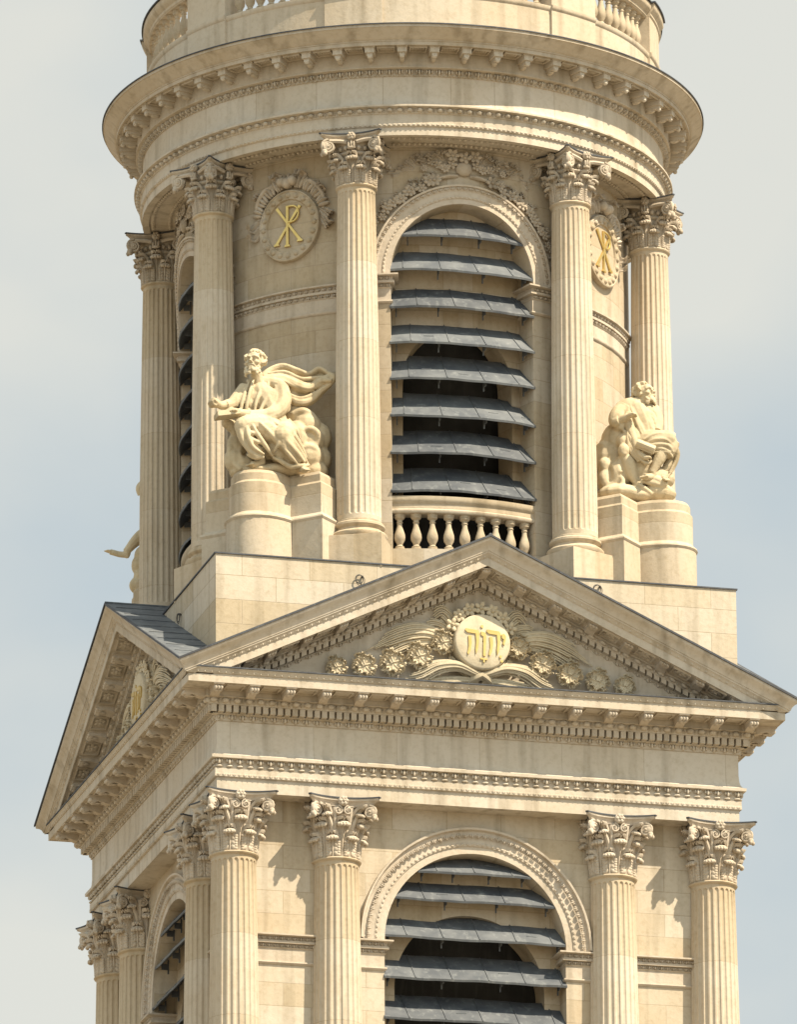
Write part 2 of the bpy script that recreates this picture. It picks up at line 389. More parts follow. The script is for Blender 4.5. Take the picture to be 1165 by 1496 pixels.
def capital_mesh(name, r, H, half, mat, composite=False):
    """local z 0 = neck; front towards -Y"""
    mb = MB()
    at = H*0.125; hb = H-at; ext = half
    def bell(z): t = z/hb; return r*(0.90+0.03*t+0.30*max(0, t-.45)**2*2.6)
    lathe(mb, [(0, 0)]+[(bell(hb*i/12), hb*i/12) for i in range(13)]+[(bell(hb)*1.06, hb*.985), (bell(hb)*1.06, hb), (0, hb)], 32)
    def put_leaf(ang, L, w, curl, head, z0=0.0):
        V, F = leaf_grid(L, w, curl, tip=.55, thick=.035*r/.5, groove=.035*r/.5, nv=9, lobes=3)
        rr = np.array([bell(min(max(y, 0)+z0, hb)) for y in V[:, 1]])+V[:, 2]+.06*r/.5
        a = V[:, 0]/(r*1.02)+ang
        mb.add(np.stack([rr*np.sin(a), -rr*np.cos(a), V[:, 1]+z0], -1), F)
        # midrib
        P = [(bell(z0+L*t)+curl*.25*t*t+.035*r/.5, z0+L*.84*t) for t in (0.05, .35, .7, 1.0)]
        Vt, Ft = u_tube([(q*math.sin(ang), -q*math.cos(ang), z) for q, z in P], [.035*r/.5]*4, 5); mb.add(Vt, Ft)
        for t in (.10, .24, .38, .52, .66, .80):
            for q in (-1, 1):
                V, F = u_ell((0, 0, 0), (w*.17, .045*r/.5, L*.10), 7, 5, [[.9, 0, q*.44], [0, 1, 0], [-q*.44, 0, .9]])
                V = V+np.array((0, -(bell(z0+L*t*.84)+.055*r/.5+curl*.2*t*t), z0+L*t*.84))
                mb.add(rotz(V, ang+q*w*.42/(r*1.05)), F)
        # drooping scalloped head
        rad = bell(z0+L*.86)+curl*.72; z = z0+L*.885
        V, F = u_ell((0, 0, 0), (head*1.05, head*.80, head*.40), 10, 6); parts = [(V, F)]
        for b in (-1.15, -.6, 0, .6, 1.15):
            parts.append(u_ell((head*.86*math.sin(b), -head*(.30+.42*math.cos(b)), -head*(.24+.08*math.cos(b))), (head*.29, head*.30, head*.32), 7, 5))
        V, F = join(parts); V = V+np.array((0, -rad, z)); mb.add(rotz(V, ang), F)
    hd = r*.27
    for k in range(8): put_leaf(PI/4*(k+.5), H*.37, r*.60, r*.34, hd)
    for k in range(8): put_leaf(PI/4*k, H*(.63 if not composite else .58), r*.62, r*.42, hd*1.08)
    for k in range(32):      # pleats of the leaves low on the bell
        a = PI/16*(k+.5)
        P = [(bell(z)*1.0+.012, z) for z in (.0, H*.12, H*.24)]
        V, F = u_tube([(q*math.sin(a), -q*math.cos(a), z) for q, z in P], [.025*r/.5, .032*r/.5, .02*r/.5], 5); mb.add(V, F)
    if not composite:
        for k in range(4):
            for s in (-1, 1):
                put_leaf(PI/4+PI/2*k+s*.26, H*.42, r*.34, r*.62, hd*.80, H*.34)
    else:
        m2 = bell(hb*.70)
        lathe(mb, [(m2*.96, hb*.66), (m2*1.12, hb*.69), (m2*1.16, hb*.72), (m2*1.12, hb*.75), (m2*.96, hb*.78)], 32)
        e = o_egg(2*PI*m2*1.15/20, H*.12, r*.14)
        for k in range(20): mb.add(e[0], e[1], cyl_map(m2*1.10, a0=2*PI*k/20, v0=hb*.765))
    # abacus with hollow sides and cut corners
    prof = [(0.86, hb), (0.88, hb+at*.30), (0.95, hb+at*.62), (1.0, hb+at*.72), (1.0, hb+at)]
    ring = []
    for k in range(4):
        for i in range(13):
            t = -1+2*i/12
            x = ext*.94*t; y = -ext*(0.74+0.26*abs(t)**2.2)
            c, s = math.cos(-PI/2*k), math.sin(-PI/2*k)
            ring.append((c*x-s*y, s*x+c*y))
    ring = np.array(ring); ring = ring[np.argsort(np.arctan2(ring[:, 1], ring[:, 0]))]; m = len(ring)
    V = [(x*q, y*q, z) for q, z in prof for x, y in ring]
    F = grid_faces(len(prof), m, False, True)
    F.append(tuple(range(m))); F.append(tuple((len(prof)-1)*m+i for i in reversed(range(m))))
    mb.add(V, F)
    R = H*(0.150 if composite else 0.118)
    vz = hb-R*.86
    for k in range(4):
        fr = -PI/2*k
        for s in (-1, 1):
            V, F = spiral(R, 2.2 if composite else 1.9, depth=.06*r/.45, hand=s, n=36 if composite else 28)
            V = rotz(V, -s*(.28 if composite else .42))
            c = ext*.80
            V = V+np.array((s*c*.94, -c*(1.06 if composite else 1.03), vz))
            mb.add(rotz(V, fr), F)
            if composite:
                P = spline([(s*c*.20, -c*.92, hb*.955), (s*c*.5, -c*.95, hb*.985), (s*c*.90, -c*1.05, hb*.985)], 5)
                V, F = u_tube(P, [.05*r/.45]*len(P), 6); mb.add(rotz(V, fr), F)
            else:
                P = spline([(s*r*.40, -r*.98, H*.42), (s*r*.52, -r*1.10, H*.58), (s*c*.66, -c*.94, vz+R*.55), (s*c*.86, -c*1.03, vz+R*.98)], 5)
                V, F = u_tube(P, np.linspace(.05, .04, len(P))*r/.5, 6); mb.add(rotz(V, fr), F)
                V, F = spiral(R*.72, 1.6, depth=.05, hand=-s, n=22)
                mb.add(rotz(V+np.array((s*R*.74, -ext*.80, hb-R*.80)), fr), F)
                P = spline([(s*r*.32, -r*.98, H*.44), (s*r*.34, -r*1.14, H*.58), (s*R*1.25, -ext*.78, hb-R*.35)], 4)
                V, F = u_tube(P, .04*r/.5, 6); mb.add(rotz(V, fr), F)
        a = PI/4+fr
        # scroll body and strap between the two discs of a corner
        V, F = u_ell((0, -ext*1.10, vz), (R*.60, ext*.20, R*.90), 10, 6); mb.add(rotz(V, a), F)
        V, F = u_ell((0, -ext*1.08, hb-R*.42), (R*.52, ext*.22, R*.48), 10, 6); mb.add(rotz(V, a), F)
        V, F = u_ell((0, -ext*1.22, vz-R*.75), (R*.50, R*.50, R*.55), 8, 6); mb.add(rotz(V, a), F)
        for q in (-.35, .35):
            V, F = u_ell((q*R, -ext*1.26, vz-R*1.05), (R*.26, R*.3, R*.34), 7, 5); mb.add(rotz(V, a), F)
        # flower on the abacus
        fl = rosette(at*.66, 6, .2)
        mb.add(rotz(fl[0]+np.array((0, -ext*.88, hb+at*.55)), fr), fl[1])
        V, F = u_ell((0, -ext*.80, hb+at*.55), (at*.74, at*.55, at*.74), 12, 5); mb.add(rotz(V, fr), F)
        if composite:
            for q in (-1, 0, 1):
                V, F = u_ell((q*R*.36, -ext*.84, hb-R*.55-abs(q)*R*.22), (R*.17, R*.22, R*.55), 8, 5); mb.add(rotz(V, fr), F)
            V, F = u_ell((0, -ext*.82, hb-R*1.15), (R*.60, R*.32, R*.26), 10, 5); mb.add(rotz(V, fr), F)
    o = mb.build(name, mat, None, 50)
    me = o.data; bpy.data.objects.remove(o)
    # thin lead cover on the abacus
    mb = MB(); q = 1.035
    V = [(x*q, y*q, z) for z in (H+.002, H+.03) for x, y in ring]; F = grid_faces(2, m, False, True)
    F.append(tuple(range(m))); F.append(tuple(m+i for i in reversed(range(m)))); mb.add(V, F)
    o = mb.build(name+'_lead', M_FLASH, None); m2_ = o.data; bpy.data.objects.remove(o)
    return me, m2_

def shaft_mesh(name, r0, r1, z0, z1, mat, flutes=24, per=7):
    """fluted shaft r0 at foot z0, r1 at neck z1 (local z), fillets between flutes, rounded flute ends, astragal"""
    mb = MB(); ang = []; U = []
    for k in range(flutes):
        for i in range(per+1):
            u = -1+2*i/per
            ang.append(2*PI*(k+.5+.5*u*.78)/flutes); U.append(u)
    ang = np.array(ang); U = np.array(U); m = len(ang)
    def R(z):
        t = (z-z0)/(z1-z0); t = np.clip(t, 0, 1)
        return r0+(r1-r0)*(t**1.6)
    hw = PI*r1/flutes*.78
    ends = hw*(1-np.sqrt(np.clip(1-U**2, 0, 1)))          # rounded ends
    dep = 0.62*hw*np.sqrt(np.clip(1-U**2, 0, 1))
    zt, zb = z1-.16, z0+.10
    rows = []
    def ring(z, d):
        z = np.broadcast_to(z, (m,)); r = R(z)-d
        return np.stack([r*np.sin(ang), -r*np.cos(ang), z], -1)
    rows.append(ring(z0, 0)); rows.append(ring(zb+ends, 0)); rows.append(ring(zb+ends+.03, dep))
    for t in np.linspace(0.06, .94, 9): rows.append(ring(zb+(zt-zb)*t, dep))
    rows.append(ring(zt-ends-.03, dep)); rows.append(ring(zt-ends, 0)); rows.append(ring(z1-.06, 0))
    mb.add(np.concatenate(rows), grid_faces(len(rows), m, False, True))
    lathe(mb, [(r1*.8, z1-.10), (r1*1.0, z1-.09), (r1*1.03, z1-.07), (r1*1.10, z1-.055), (r1*1.13, z1-.03), (r1*1.10, z1-.005), (r1*1.02, z1+.01), (0, z1+.012)], 40)
    o = mb.build(name, mat, None, 35); me = o.data; bpy.data.objects.remove(o)
    return me

def revealed_wall(mb, base, top, bottom, w, r, spring, sill, u0, u1, depth, nu=20, front=0.0):
    """wall strip u0..u1 with an arched opening (half width w, arch radius r) and its reveal"""
    def cols(us, lo, hi):
        V = [];
        for u in us: V += [(u, front, lo(u)), (u, front, hi(u))]
        mb.add(V, grid_faces(len(us), 2), base)
    if u0 < -w: cols(np.linspace(u0, -w, 6), lambda u: bottom, lambda u: top)
    if u1 > w: cols(np.linspace(w, u1, 6), lambda u: bottom, lambda u: top)
    A = np.linspace(-PI/2, PI/2, nu*2+1); us = w*np.sin(A)
    hh = lambda u: spring+r*math.sqrt(max(0, 1-(u/w)**2))
    cols(us, hh, lambda u: top)
    if sill is not None: cols(np.linspace(-w, w, 9), lambda u: bottom, lambda u: sill)
    lo = sill if sill is not None else bottom
    O = [(-w, lo)]+[(-w, spring*t+lo*(1-t)) for t in (.5,)]+[(u, hh(u)) for u in us]+[(w, spring*.5+lo*.5), (w, lo)]
    if sill is not None: O += [(u, lo) for u in np.linspace(w, -w, 9)[1:-1]]
    V = [];
    for u, v in O: V += [(u, front, v), (u, front-depth, v)]
    mb.add(V, grid_faces(len(O), 2, sill is not None), base)

def archivolt(mb, base, r, spring, prof, n=40):
    """mouldings round the arch: prof [(q, d)] q = distance outside the opening edge"""
    A = np.linspace(-PI/2, PI/2, n+1)
    V = [((r+q)*math.sin(a), d, spring+(r+q)*math.cos(a)) for a in A for q, d in prof]
    mb.add(V, grid_faces(n+1, len(prof)), base)

def string_profile(e=1.0):
    """impost moulding, v measured from its top (negative down), d outwards"""
    return [(0, 0.0), (.17*e, 0.0), (.17*e, -.035), (.12*e, -.045), (.05*e, -.055), (.045*e, -.135), (.085*e, -.14), (.085*e, -.195), (.0*e, -.205), (-.005*e, -.28), (0.03*e, -.285), (.02*e, -.30), (0, -.31), (0, -.60), (.045*e, -.60), (.05*e, -.63), (.03*e, -.66), (0, -.675)]

def louver(w, z0, base, name, mat, parent, depth=.72, rise=.66, out=.03, nseam=6, off=0.0, brackets=True):
    mb = MB(); n = 22
    us = np.linspace(-w, w, n)
    prof = [(out, z0-.012), (out+.014, z0+.035), (-depth, z0+rise), (-depth-.01, z0+rise-.04), (out-.03, z0-.005)]
    tilt = random.uniform(-.008, .008); ph = random.uniform(0, 6)
    base0 = base
    def base(V):
        V = np.array(V, float); V[:, 2] += tilt*V[:, 0]+.010*np.sin(V[:, 0]*2.3+ph)+.005*np.sin(V[:, 0]*7.1+ph); return base0(V)
    V = [(u, d, z) for u in us for d, z in prof]
    mb.add(V, grid_faces(n, len(prof), False, True)+[tuple(range(len(prof))), tuple((n-1)*len(prof)+i for i in reversed(range(len(prof))))], base)
    st = 2*w/nseam
    for k in range(nseam+1):
        u = -w+st*(k-.5)+off
        if abs(u) > w-.04: continue
        slant = .0
        V = []
        for t in (0, 1):
            d = out+.014+(-depth-out)*t; z = z0+.04+(rise-.04)*t
            V += [(u-.014, d, z-.01), (u-.008, d+.006, z+.012), (u+.008, d+.006, z+.012), (u+.014, d, z-.01)]
        mb.add(V, grid_faces(2, 4), base)
        # welted tab
        if random.random() < .55:
            dd = -.12-.2*random.random(); t = (out-dd)/(out+depth); z = z0+.045+(rise-.04)*t
            mb.add(*u_box(u+st*.35, u+st*.62, dd-.01, dd+.012, z-.006, z+.016), base)
    if brackets:
        for u in (-w+.14, -w*.34, w*.30, w-.14):
            mb.add(*u_box(u-.014, u+.014, -.26, -.225, z0-.13, z0+.2), base)
            mb.add(*u_box(u-.012, u+.012, -.22, -.08, z0-.035, z0+.10), base)
    o = mb.build(name, mat, parent, 30)
    return o

def baluster_mesh(H, r, mat):
    mb = MB()
    p = [(0, 0), (r*.95, 0), (r*.95, .06), (r*.8, .075), (r*.86, .10), (r*.55, .13), (r*.48, .16), (r*.56, .175), (r*.6, .2), (r*.92, .28), (r*1.0, .36), (r*.95, .44), (r*.72, .55),
         (r*.5, .66), (r*.45, .75), (r*.58, .765), (r*.58, .785), (r*.47, .80), (r*.5, .84), (r*.8, .87), (r*.92, .89), (r*.92, .93), (r*1.0, .93), (r*1.0, 1.0), (0, 1.0)]
    lathe(mb, [(a, z*H) for a, z in p], 16)
    o = mb.build('baluster', mat, None, 40); me = o.data; bpy.data.objects.remove(o)
    return me

# ------------------------------------------------------------------ ground
GZ = -56.0
mb = MB(); mb.add([(-3000, -3000, GZ), (3000, -3000, GZ), (3000, 3000, GZ), (-3000, 3000, GZ)], [(0, 1, 2, 3)])
M_GROUND = stone('paving', (0.28, 0.24, 0.18), (0.23, 0.20, 0.15), None, stain=0.3)
ground = mb.build('ground', M_GROUND); ground['kind'] = 'structure'

# ------------------------------------------------------------------ tower
tower = bpy.data.objects.new('bell_tower', None); COL.objects.link(tower)
tower.location = (0, 0, GZ); WORLD_OFF['bell_tower'] = Vector((0, 0, GZ))
tag(tower, 'cream stone bell tower with gabled square belfry below a round columned drum', 'tower')

# --- square belfry walls
Y0 = 5.47; LW, LR, LSP, LSILL = 2.08, 2.08, -4.61, -11.6
for k in range(4):
    mb = MB(); B = flat_map(k, Y0)
    revealed_wall(mb, B, -1.58, -14.0, LW, LR, LSP, LSILL, -Y0, Y0, .5)
    mb.build('wall', M_WALL, tower)
mb = MB(); mb.add(*u_box(-6.9, 6.9, -6.9, 6.9, GZ, -14.0)); mb.build('tower_shaft', M_WALL, tower)
mb = MB(); mb.add(*u_box(-3.9, 3.9, -3.9, 3.9, -14.0, -1.7)); mb.build('dark_core', M_DARK, tower)  # added solid core, coloured dark so the louvered openings look shaded

SHOW = (0, 1)          # faces the photo shows: front and left
LZ = [-3.01, -3.65, -4.52, -5.45, -6.38, -7.31, -8.24, -9.17, -10.10, -11.03]
for k in SHOW:
    B = flat_map(k, Y0)
    mb = MB()
    archivolt(mb, B, LR, LSP, [(0, .001), (0, .05), (.16, .05), (.165, .075), (.24, .08), (.245, .07), (.40, .07), (.405, .08), (.42, .085), (.50, .09), (.525, .165), (.57, .17), (.575, 0)])
    strip(mb, o_bead(.105, .06, .035), -PI/2*LR, PI/2*LR, .105, lambda **q: arch_map(B, LR, LSP, **q), v0=.172, d0=.07)
    strip(mb, o_leaf(.145, .10, .035), -PI/2*2.5, PI/2*2.5, .15, lambda **q: arch_map(B, 2.5, LSP, **q), v0=-.085, d0=.135)
    mb.build('archivolt', M_CARVED, tower)
    # string course and imposts
    for a, b in ((-5.2, -LW), (LW, 5.2)):
        mb = MB(); P = string_profile(1.0); zt = LSP-.03
        s = -1 if a < 0 else 1
        V = []
        for u in (a, b):
            for d, v in P:
                e = (d+.005)*(1 if u in (-LW, LW) else 0)     # returns into the opening
                V.append((u-(s*e if u in (-LW, LW) else 0), d+.004, zt+v))
        n = len(P); mb.add(V, grid_faces(2, n), B)
        e_ = -LW if a < 0 else LW
        V = []
        for dd in (0, -.5):
            for d, v in P: V.append((e_-s*(d+.005), (d+.004) if dd == 0 else dd, zt+v))
        mb.add(V, grid_faces(2, n), B)
        strip(mb, o_leaf(.14, .085, .05), a, b, .145, lambda **q: flat_map(k, Y0, **q), v0=zt-.135, d0=.07)
        strip(mb, o_leaf(.14, .075, .045), a, b, .145, lambda **q: flat_map(k, Y0, **q), v0=zt-.28, d0=.02)
        mb.build('string_course', M_CARVED, tower)
    # window: stone screen with a smaller arch, lead louvers in front of it
    mb = MB(); B2 = flat_map(k, Y0-.5)
    revealed_wall(mb, B2, -1.7, -13.9, 1.72, 1.72, -5.53, -11.0, -2.3, 2.3, .7)
    win = mb.build('window', M_WALL, tower)
    for i, z in enumerate(LZ):
        h = z+.04-LSP
        w = LW if h <= 0 else math.sqrt(max(.1, LR**2-h*h))
        louver(w+.015, z, B, 'louver', M_LEAD, win, rise=.74, off=(0, .23, .1, .3, .15)[i % 5], nseam=max(3, int(round(w*2/.82))))

# --- columns of the square belfry
CR = 0.50
cap_me, cap_lead = capital_mesh('capital', .50, 1.30, .80, M_CARVED)
sh_me = shaft_mesh('column', .60, .495, -9.7, 0.0, M_COLUMN)
def base_mesh(name, r, h, hp, half, mat):
    mb = MB()
    lathe(mb, [(0, h*0.0), (r*1.22, 0), (r*1.27, h*.10), (r*1.27, h*.24), (r*1.20, h*.33), (r*1.10, h*.36), (r*1.03, h*.46), (r*1.03, h*.54), (r*1.10, h*.60), (r*1.15, h*.68), (r*1.14, h*.80), (r*1.08, h*.86), (r*1.06, h*.88), (r*1.06, h*.95), (r*.99, h), (0, h)], 40)
    mb.add(*u_box(-half, half, -half, half, -hp, 0.001))
    o = mb.build(name, mat, None, 40); me = o.data; bpy.data.objects.remove(o); return me
lbase_me = base_mesh('base', .60, .5, .8, .78, M_COLUMN)
CZ = -2.92
def column(x, y, a, shaft, cap, caplead, base, z, zb):
    c = link('column', shaft, tower); c.location = (x, y, z); c.rotation_euler = (0, 0, a)
    q = link('capital', cap, c); link('lead_cover', caplead, q)
    q.parent = c
    if base is not None:
        b = link('base', base, c); b.location = (0, 0, zb)
    return c
cx = (-5.5, -3.17, 3.17, 5.5)
for x in cx: column(x, -5.5, 0, sh_me, cap_me, cap_lead, lbase_me, CZ, -10.2)
for y in (-3.17, 3.17, 5.5): column(-5.5, y, -PI/2, sh_me, cap_me, cap_lead, lbase_me, CZ, -10.2)

# --- square entablature
mb = MB()
square_sweep(mb, [(-.6, -1.6), (0, -1.6), (0, -1.285), (.03, -1.28), (.05, -1.27), (.05, -1.205), (.045, -1.2), (.045, -1.085), (.05, -1.08), (.02, -1.07), (.015, -1.0), (.015, -.885), (.135, -.865), (.14, -.80), (.11, -.795), (.055, -.76), (.05, -.74)])
for k in range(4):
    f = lambda **q: flat_map(k, 6.0, **q)
    strip(mb, o_leaf(.215, .12, .05), -6.08, 6.08, .235, f, v0=-.995, d0=.065)
    strip(mb, u_ell((0, 0, .0), (.082, .05, .03), 8, 4), -6.07, 6.07, .235, f, v0=-1.04, d0=.035)
    strip(mb, o_leaf(.11, .075, .02), -6.03, 6.03, .118, f, v0=-1.275, d0=.05)
mb.build('architrave', M_MOULD, tower)
mb = MB()
square_sweep(mb, [(.10, -.80), (.055, -.75), (.03, -.70), (.012, -.62), (.0, -.48), (0, 0.02)])
mb.build('frieze', M_FRIEZE, tower)
mb = MB()
square_sweep(mb, [(-.1, -.001), (.03, 0), (.03, .02), (.035, .11), (.115, .138), (.115, .15), (.07, .152), (.07, .312), (.235, .314), (.235, .33), (.24, .34), (.25, .445), (.335, .462), (.335, .478), (.31, .482), (.31, .636), (.82, .636), (.82, .625), (.85, .625), (.85, .822), (.87, .826), (.875, .84), (.915, .91), (.925, .915), (.925, .937), (-.2, .97)])
for k in range(4):
    f = lambda **q: flat_map(k, 6.0, **q)
    strip(mb, o_leaf(.23, .125, .06), -6.03, 6.03, .24, f, v0=.008, d0=.05)
    strip(mb, o_dentil(.180, .155, .155), -6.20, 6.20, .1675, f, v0=.155, d0=.075)
    strip(mb, o_egg(.25, .13, .075), -6.27, 6.27, .267, f, v0=.33, d0=.26)
    strip(mb, o_leaf(.15, .075, .018), -6.88, 6.88, .158, f, v0=.832, d0=.885)
    # coffers in the soffit between the modillions
    for i in range(15):
        s = -6.15+.82*(i+.5)
        for q in ((s-.21, s+.21, .34, .37), (s-.21, s+.21, .73, .76), (s-.21, s-.18, .37, .73), (s+.18, s+.21, .37, .73)):
            mb.add(*u_box(q[0], q[1], q[2], q[3], .598, .64), f())
        V, F = rosette(.13, 6, .1); V = np.stack([V[:, 0], V[:, 2]+.55, V[:, 1]*.9+.635], -1); mb.add(V, F, f())
cornice = mb.build('cornice', M_MOULD, tower, 32)
def modillion_unit():
    """scrolled bracket under a soffit: s across, d out, v down from 0"""
    parts = []
    P = [(.0, 0), (.50, 0), (.505, -.045), (.47, -.055), (.485, -.09), (.47, -.15), (.42, -.185), (.36, -.18), (.30, -.15), (.20, -.17), (.10, -.21), (.0, -.22)]
    n = len(P); w = .098
    V = [(-w, d, v) for d, v in P]+[(w, d, v) for d, v in P]
    F = [tuple(range(n)), tuple(reversed(range(n, 2*n)))]+[(i, (i+1) % n, n+(i+1) % n, n+i) for i in range(n)]
    parts.append((np.array(V), F))
    parts.append(u_box(-.118, .118, 0, .53, -.035, .0))
    for s in (-.066, 0, .066):
        parts.append(u_ell((s, .455, -.115), (.042, .062, .066), 8, 5))
    for s in (-.04, .04):
        parts.append(u_ell((s, .40, -.185), (.045, .07, .035), 8, 4))
    parts.append(u_ell((0, .33, -.185), (.055, .12, .03), 8, 4))
    V, F = join(parts); return V*np.array((1, 1, .88)), F
MOD = modillion_unit()
modme = None
for k in range(4):
    for i in range(16):
        s = -6.15+.82*i
        if k in (2, 3) and not ((k == 3 and i < 3) or (k == 2 and i > 13)): continue
        mb = MB(); mb.add(MOD[0], MOD[1]); 
        if modme is None:
            o = mb.build('modillion', M_CARVED, cornice, 40); modme = o.data
        else: o = link('modillion', modme, cornice)
        o.matrix_local = Matrix.Rotation(-PI/2*k, 4, 'Z')@Matrix(((1, 0, 0, s), (0, -1, 0, -6.31), (0, 0, 1, .634), (0, 0, 0, 1)))
def ring_sheet(name, a0, a1, z0, z1, parent):
    mb = MB(); prof = [(a0, z0), (a1, z0), (a1, z1), (a0, z1)]
    V = [(sx*r, sy*r, z) for sx, sy in ((-1, -1), (1, -1), (1, 1), (-1, 1)) for r, z in prof]
    mb.add(V, grid_faces(4, 4, True, True)); return mb.build(name, M_FLASH, parent)
ring_sheet('flashing', 6.05, 6.945, .942, .968, cornice)

# --- pediments
RPROF = [(1.10, 0), (1.10, -.05), (1.085, -.075), (1.03, -.12), (.985, -.18), (.955, -.25), (.95, -.275), (.93, -.28), (.93, -.315), (.915, -.325), (.875, -.40), (.85, -.415), (.85, -.60), (.82, -.60), (.82, -.588), (.31, -.588),
         (.31, -.65), (.335, -.655), (.335, -.67), (.25, -.685), (.24, -.775), (.235, -.785), (.07, -.79), (.07, -.895), (.115, -.90), (.10, -.91), (.03, -.925), (.02, -.985), (0, -.99)]
CLAMP = .80
def hebrew_letters(base, v0, mat, parent):
    """the gilded four-letter Name with its points; u from left to right, v from the middle of the disc"""
    mb = MB()
    cnt = [0]
    def poly(P):
        cnt[0] += 1; extrude_poly(mb, P, lambda V: base(np.stack([V[:, 0]*.86+.03, V[:, 1], V[:, 2]*.92+v0], -1)), .325, .368+.003*(cnt[0] % 3))
    def he(x):
        poly([(x-.02, .30), (x+.31, .27), (x+.34, .22), (x+.36, .17), (x+.03, .20), (x-.03, .25)])
        poly([(x+.24, .20), (x+.34, .20), (x+.33, 0.0), (x+.30, -.22), (x+.25, -.33), (x+.24, -.2), (x+.26, 0)])
        poly([(x+.05, .12), (x+.13, .12), (x+.14, -.05), (x+.11, -.25), (x+.05, -.36), (x+.02, -.32), (x+.06, -.15)])
    he(-.48); he(.09)
    poly([(-.09, .24), (.03, .22), (.045, .14), (.035, -.10), (.02, -.38), (-.04, -.36), (-.035, -.1), (-.03, .12), (-.09, .15)])       # vav
    poly([(.46, .20), (.53, .22), (.575, .16), (.57, .06), (.53, -.07), (.49, -.02), (.52, .08), (.47, .11)])                         # yod
    def dot(x, y, r):
        poly([(x+r*math.cos(a), y+r*math.sin(a)) for a in np.linspace(0, 2*PI, 9)[:-1]])
    dot(-.06, .37, .04)
    poly([(-.11, -.42), (.07, -.43), (.07, -.47), (-.11, -.46)]); poly([(-.04, -.45), (0, -.45), (0, -.53), (-.04, -.53)])
    dot(.43, -.36, .035); dot(.46, -.47, .035)
    return mb.build('lettering', mat, parent, 30)

LEAFY = leaf_grid(.40, .30, .13, thick=.03, nu=9, nv=7, lobes=3, groove=.03)
LEAFC = leaf_grid(.40, .34, .10, thick=.02, nu=14, nv=11, lobes=4, groove=.022, tip=.8)
LEAFB = leaf_grid(.30, .16, .06, thick=.02, nu=8, nv=5, lobes=2.5, groove=.02)
ROSE = [rosette(1.0, 5, .5), rosette(1.0, 7, .3), rosette(1.0, 6, .8)]
def lay(mb, unit, base, u, v, ang, sc=1.0, d=0.0, dsc=1.0):
    """lay a carved unit (x across, y up, z out) on a wall map at u,v turned by ang"""
    V, F = unit; c, s = math.cos(ang), math.sin(ang)
    x = (V[:, 0]*c-V[:, 1]*s)*sc+u; y = (V[:, 0]*s+V[:, 1]*c)*sc+v
    mb.add(np.stack([x, V[:, 2]*sc*dsc+d, y], -1), F, base)
def lay_rose(mb, i, base, u, v, r, d=0.04):
    V, F = ROSE[i % 3]; mb.add(np.stack([V[:, 0]*r+u, -V[:, 1]*r*1.1+d, V[:, 2]*r+v], -1), F, base)
def frond(mb, base, P, r0, r1, d0=.02, dm=.07, flat=.8):
    Q = spline([(u, 0, v) for u, v in P], 6); t = np.linspace(0, 1, len(Q))
    Q[:, 1] = d0+dm*np.sin(PI*np.clip(t*1.1, 0, 1))
    V, F = u_tube(Q, r0+(r1-r0)*t, 6, flat, up=(0, 1, 0)); mb.add(V, F, base)

